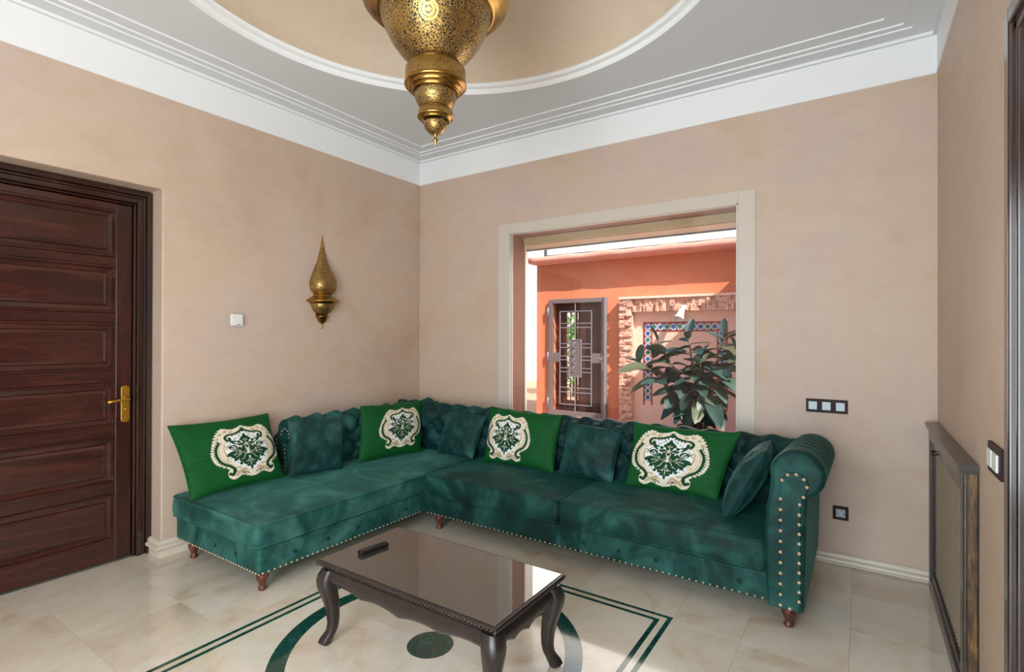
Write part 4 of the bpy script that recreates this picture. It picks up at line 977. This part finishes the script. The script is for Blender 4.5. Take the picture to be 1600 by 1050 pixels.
lpart('neck_band', [(0.070, 2.462), (0.095, 2.471), (0.118, 2.463), (0.128, 2.447), (0.130, 2.392)], 'filigree_engraved')
lpart('neck_flange', [(0.130, 2.3915), (0.133, 2.388), (0.133, 2.380), (0.128, 2.376), (0.118, 2.380), (0.117, 2.366), (0.113, 2.361), (0.104, 2.367), (0.103, 2.352), (0.099, 2.347), (0.090, 2.353)], 'brass')
lpart('middle_bowl', [(0.089, 2.352), (0.0895, 2.338), (0.085, 2.317), (0.075, 2.297), (0.059, 2.281), (0.042, 2.273), (0.034, 2.270)], 'filigree_fine')
lpart('lower_band', [(0.034, 2.2695), (0.045, 2.285), (0.066, 2.280), (0.074, 2.272), (0.075, 2.254)], 'filigree_engraved')
lpart('lower_flange', [(0.075, 2.2535), (0.077, 2.250), (0.077, 2.244), (0.073, 2.241), (0.066, 2.245), (0.065, 2.234), (0.061, 2.230), (0.051, 2.236)], 'brass')
lpart('small_bowl', [(0.050, 2.2235), (0.050, 2.214), (0.046, 2.200), (0.038, 2.188), (0.026, 2.178), (0.010, 2.172)], 'filigree_fine')
lpart('finial', [(0.0, 2.180), (0.009, 2.180), (0.010, 2.172), (0.006, 2.166), (0.005, 2.158), (0.010, 2.152), (0.011, 2.146), (0.006, 2.140), (0.004, 2.132), (0.003, 2.124), (0.0, 2.122)], 'brass', 20)

# ------------------------------------------------------------------ wall sconce (half lantern)
SY = -1.062
scn = thing('wall_sconce', (0, SY, 1.6), 'teardrop-shaped pierced brass half-lantern sconce on the left wall', 'wall lamp')
def spart(name, prof, m_): return part_at(name, MB().lathe([(r, z-1.6) for r, z in prof], (0, 0, 0), 36, -PI/2, PI/2), m_, scn, (0.001, SY, 1.6))
spart('lantern_body', [(0.008, 2.02), (0.016, 1.98), (0.024, 1.94), (0.040, 1.88), (0.064, 1.82), (0.092, 1.765), (0.108, 1.72), (0.111, 1.69), (0.104, 1.66), (0.086, 1.635), (0.066, 1.622)], 'filigree_fine')
spart('tip', [(0.0, 2.078), (0.005, 2.076), (0.007, 2.068), (0.004, 2.062), (0.006, 2.052), (0.009, 2.02), (0.020, 1.955), (0.018, 1.945)], 'brass')
spart('collar', [(0.060, 1.6215), (0.074, 1.618), (0.070, 1.610), (0.092, 1.604), (0.108, 1.592), (0.112, 1.584), (0.126, 1.582), (0.134, 1.574), (0.132, 1.566), (0.112, 1.562), (0.110, 1.554), (0.096, 1.550)], 'brass')
spart('lower_bowl', [(0.096, 1.5495), (0.095, 1.535), (0.085, 1.512), (0.066, 1.490), (0.045, 1.476), (0.036, 1.470)], 'filigree_fine')
spart('foot_rim', [(0.034, 1.4695), (0.040, 1.464), (0.058, 1.460), (0.060, 1.454), (0.046, 1.448), (0.038, 1.430), (0.030, 1.414), (0.014, 1.404), (0.006, 1.398)], 'brass')
spart('finial', [(0.006, 1.3975), (0.008, 1.385), (0.006, 1.376), (0.008, 1.370), (0.0, 1.362)], 'brass')
mk('back_plate', MB().prism([(SY+r*sx, z) for sx, seq in ((1, 1), (-1, -1)) for r, z in [(0.008, 2.02), (0.04, 1.88), (0.092, 1.765), (0.108, 1.70), (0.07, 1.62), (0.120, 1.575), (0.06, 1.49), (0.03, 1.42)][::seq]], 0, 0.0, 0.002), 'brass', scn)

# ------------------------------------------------------------------ thermostat, switches, socket
th = thing('thermostat', (0, -1.725, 1.41), 'small square white thermostat on the left wall', 'thermostat')
mk('casing', MB().box(0.006, 0.030, -1.763, -1.687, 1.372, 1.450), 'white_plastic', th, bevel=0.005, seg=3)
mk('back_plate', MB().box(0, 0.006, -1.757, -1.693, 1.378, 1.444), 'dark_grey_plastic', th)
mk('dial', MB().prism([(-1.717+0.016*math.cos(a), 1.402+0.016*math.sin(a)) for a in np.linspace(0, 2*PI, 20, endpoint=False)], 0, 0.030, 0.033), 'white_plastic', th, bevel=0.001)
mk('slot', MB().box(0.030, 0.0305, -1.730, -1.706, 1.377, 1.381), 'dark_grey_plastic', th)
s3 = thing('light_switch', (3.261, 0, 0.905), 'wide three-key light switch in a dark frame on the window wall', 'light switch')
mk('frame', MB().box(3.157, 3.366, -0.010, 0, 0.866, 0.944), 'plate_brown', s3, bevel=0.002)
for k in range(3):
    xc = 3.192+k*0.069; mk('switch_key', MB().box(xc-0.022, xc+0.022, -0.014, -0.0101, 0.881, 0.929), 'key_silver', s3, bevel=0.002)
sk = thing('power_socket', (3.331, 0, 0.293), 'square power socket in a dark frame low on the window wall', 'power socket')
mk('frame', MB().box(3.293, 3.370, -0.010, 0, 0.254, 0.332), 'plate_brown', sk, bevel=0.002)
mk('socket_face', MB().box(3.309, 3.354, -0.012, -0.0101, 0.270, 0.316), 'key_silver', sk, bevel=0.001)
cc = (3.3315, 0.293)
rg = MB().tube([(cc[0]+0.019*math.cos(a), -0.012, cc[1]+0.019*math.sin(a)) for a in np.linspace(0, 2*PI, 28, endpoint=False)], 0.0014, 6, closed=True)
mk('socket_rim', rg, 'dark_grey_plastic', sk)
hl = MB()
for (dx, dz, r_) in ((-0.009, 0.0, 0.0026), (0.009, 0.0, 0.0026), (0, 0.009, 0.0022)): hl.prism([(cc[0]+dx+r_*math.cos(a), cc[1]+dz+r_*math.sin(a)) for a in np.linspace(0, 2*PI, 10, endpoint=False)], 1, -0.0128, -0.0118)
mk('socket_holes', hl, 'hole_dark', sk)
s2 = thing('light_switch', (W, -1.475, 0.943), 'two-key light switch in a dark frame beside the right door', 'light switch')
mk('frame', MB().box(W-0.010, W, -1.565, -1.385, 0.895, 0.985), 'plate_brown', s2, bevel=0.002)
for yc_ in (-1.437, -1.513): mk('switch_key', MB().box(W-0.016, W-0.0101, yc_-0.030, yc_+0.030, 0.914, 0.966), 'white_plastic', s2, bevel=0.002)

# ------------------------------------------------------------------ radiator screen on the right wall
gr = thing('radiator_screen', (W, -0.62, 0), 'dark wooden radiator screen with wire mesh, low on the right wall', 'radiator cover')
gy0, gy1, gh = -1.178, -0.060, 0.835; gx1 = W-0.001
mk('screen_frame', MB().box(W-0.042, gx1, gy0, gy0+0.07, 0.0, gh).box(W-0.042, gx1, gy1-0.07, gy1, 0.0, gh).box(W-0.042, gx1, gy0+0.07, gy1-0.07, gh-0.06, gh).box(W-0.042, gx1, gy0+0.07, gy1-0.07, 0.0, 0.06), 'bronze_wood', gr, bevel=0.006, seg=3)
cap_ = sweep([(0.0, 0.0), (0.050, 0.0), (0.056, 0.008), (0.050, 0.014), (0.058, 0.018), (0.056, 0.026), (0.0, 0.030)], [(W-0.001, gy0-0.008, -1, 0), (W-0.001, gy1+0.004, -1, 0)], MB()); cap_.v = [(x, y, z+gh) for x, y, z in cap_.v]
mk('top_moulding', cap_, 'bronze_wood', gr)
mk('gilt_edge', MB().box(W-0.030, W-0.004, gy0-0.005, gy0-0.0005, 0.0, gh-0.001), 'aged_gilt', gr, bevel=0.002)
ifr = MB()
for (a, b, c_, d) in [(gy0+0.07, gy0+0.105, 0.06, gh-0.06), (gy1-0.105, gy1-0.07, 0.06, gh-0.06), (gy0+0.105, gy1-0.105, gh-0.095, gh-0.06), (gy0+0.105, gy1-0.105, 0.06, 0.095)]: ifr.box(W-0.034, W-0.006, a, b, c_, d)
dr_ = mk('screen_door', ifr, 'espresso_wood', gr, bevel=0.003)
wm_ = MB(); ya, yb, za, zb = gy0+0.105, gy1-0.105, 0.095, gh-0.095; stp = 0.022
def clipseg(c, sgn):
    pts = []
    for y in (ya, yb):
        z = sgn*y+c
        if za <= z <= zb: pts.append((y, z))
    for z in (za, zb):
        y = (z-c)/sgn
        if ya < y < yb: pts.append((y, z))
    return pts[:2] if len(pts) >= 2 else None
for sgn in (1, -1):
    c = -3.0
    while c < 3.0:
        s_ = clipseg(c, sgn)
        if s_: wm_.tube([(W-0.020+sgn*0.0012, *s_[0]), (W-0.020+sgn*0.0012, *s_[1])], 0.0022, 4, caps=False)
        c += stp*1.4142
mk('wire_mesh', wm_, 'screen_wire', dr_, kind='stuff')
mk('backing', MB().box(W-0.006, W-0.0015, ya-0.03, yb+0.03, za-0.03, zb+0.03), 'radiator_dark', gr)
mk('latch', MB().tube([(W-0.036, -0.33, gh-0.078), (W-0.055, -0.33, gh-0.082), (W-0.055, -0.40, gh-0.086), (W-0.036, -0.40, gh-0.078)], 0.004, 6), 'hole_dark', dr_)
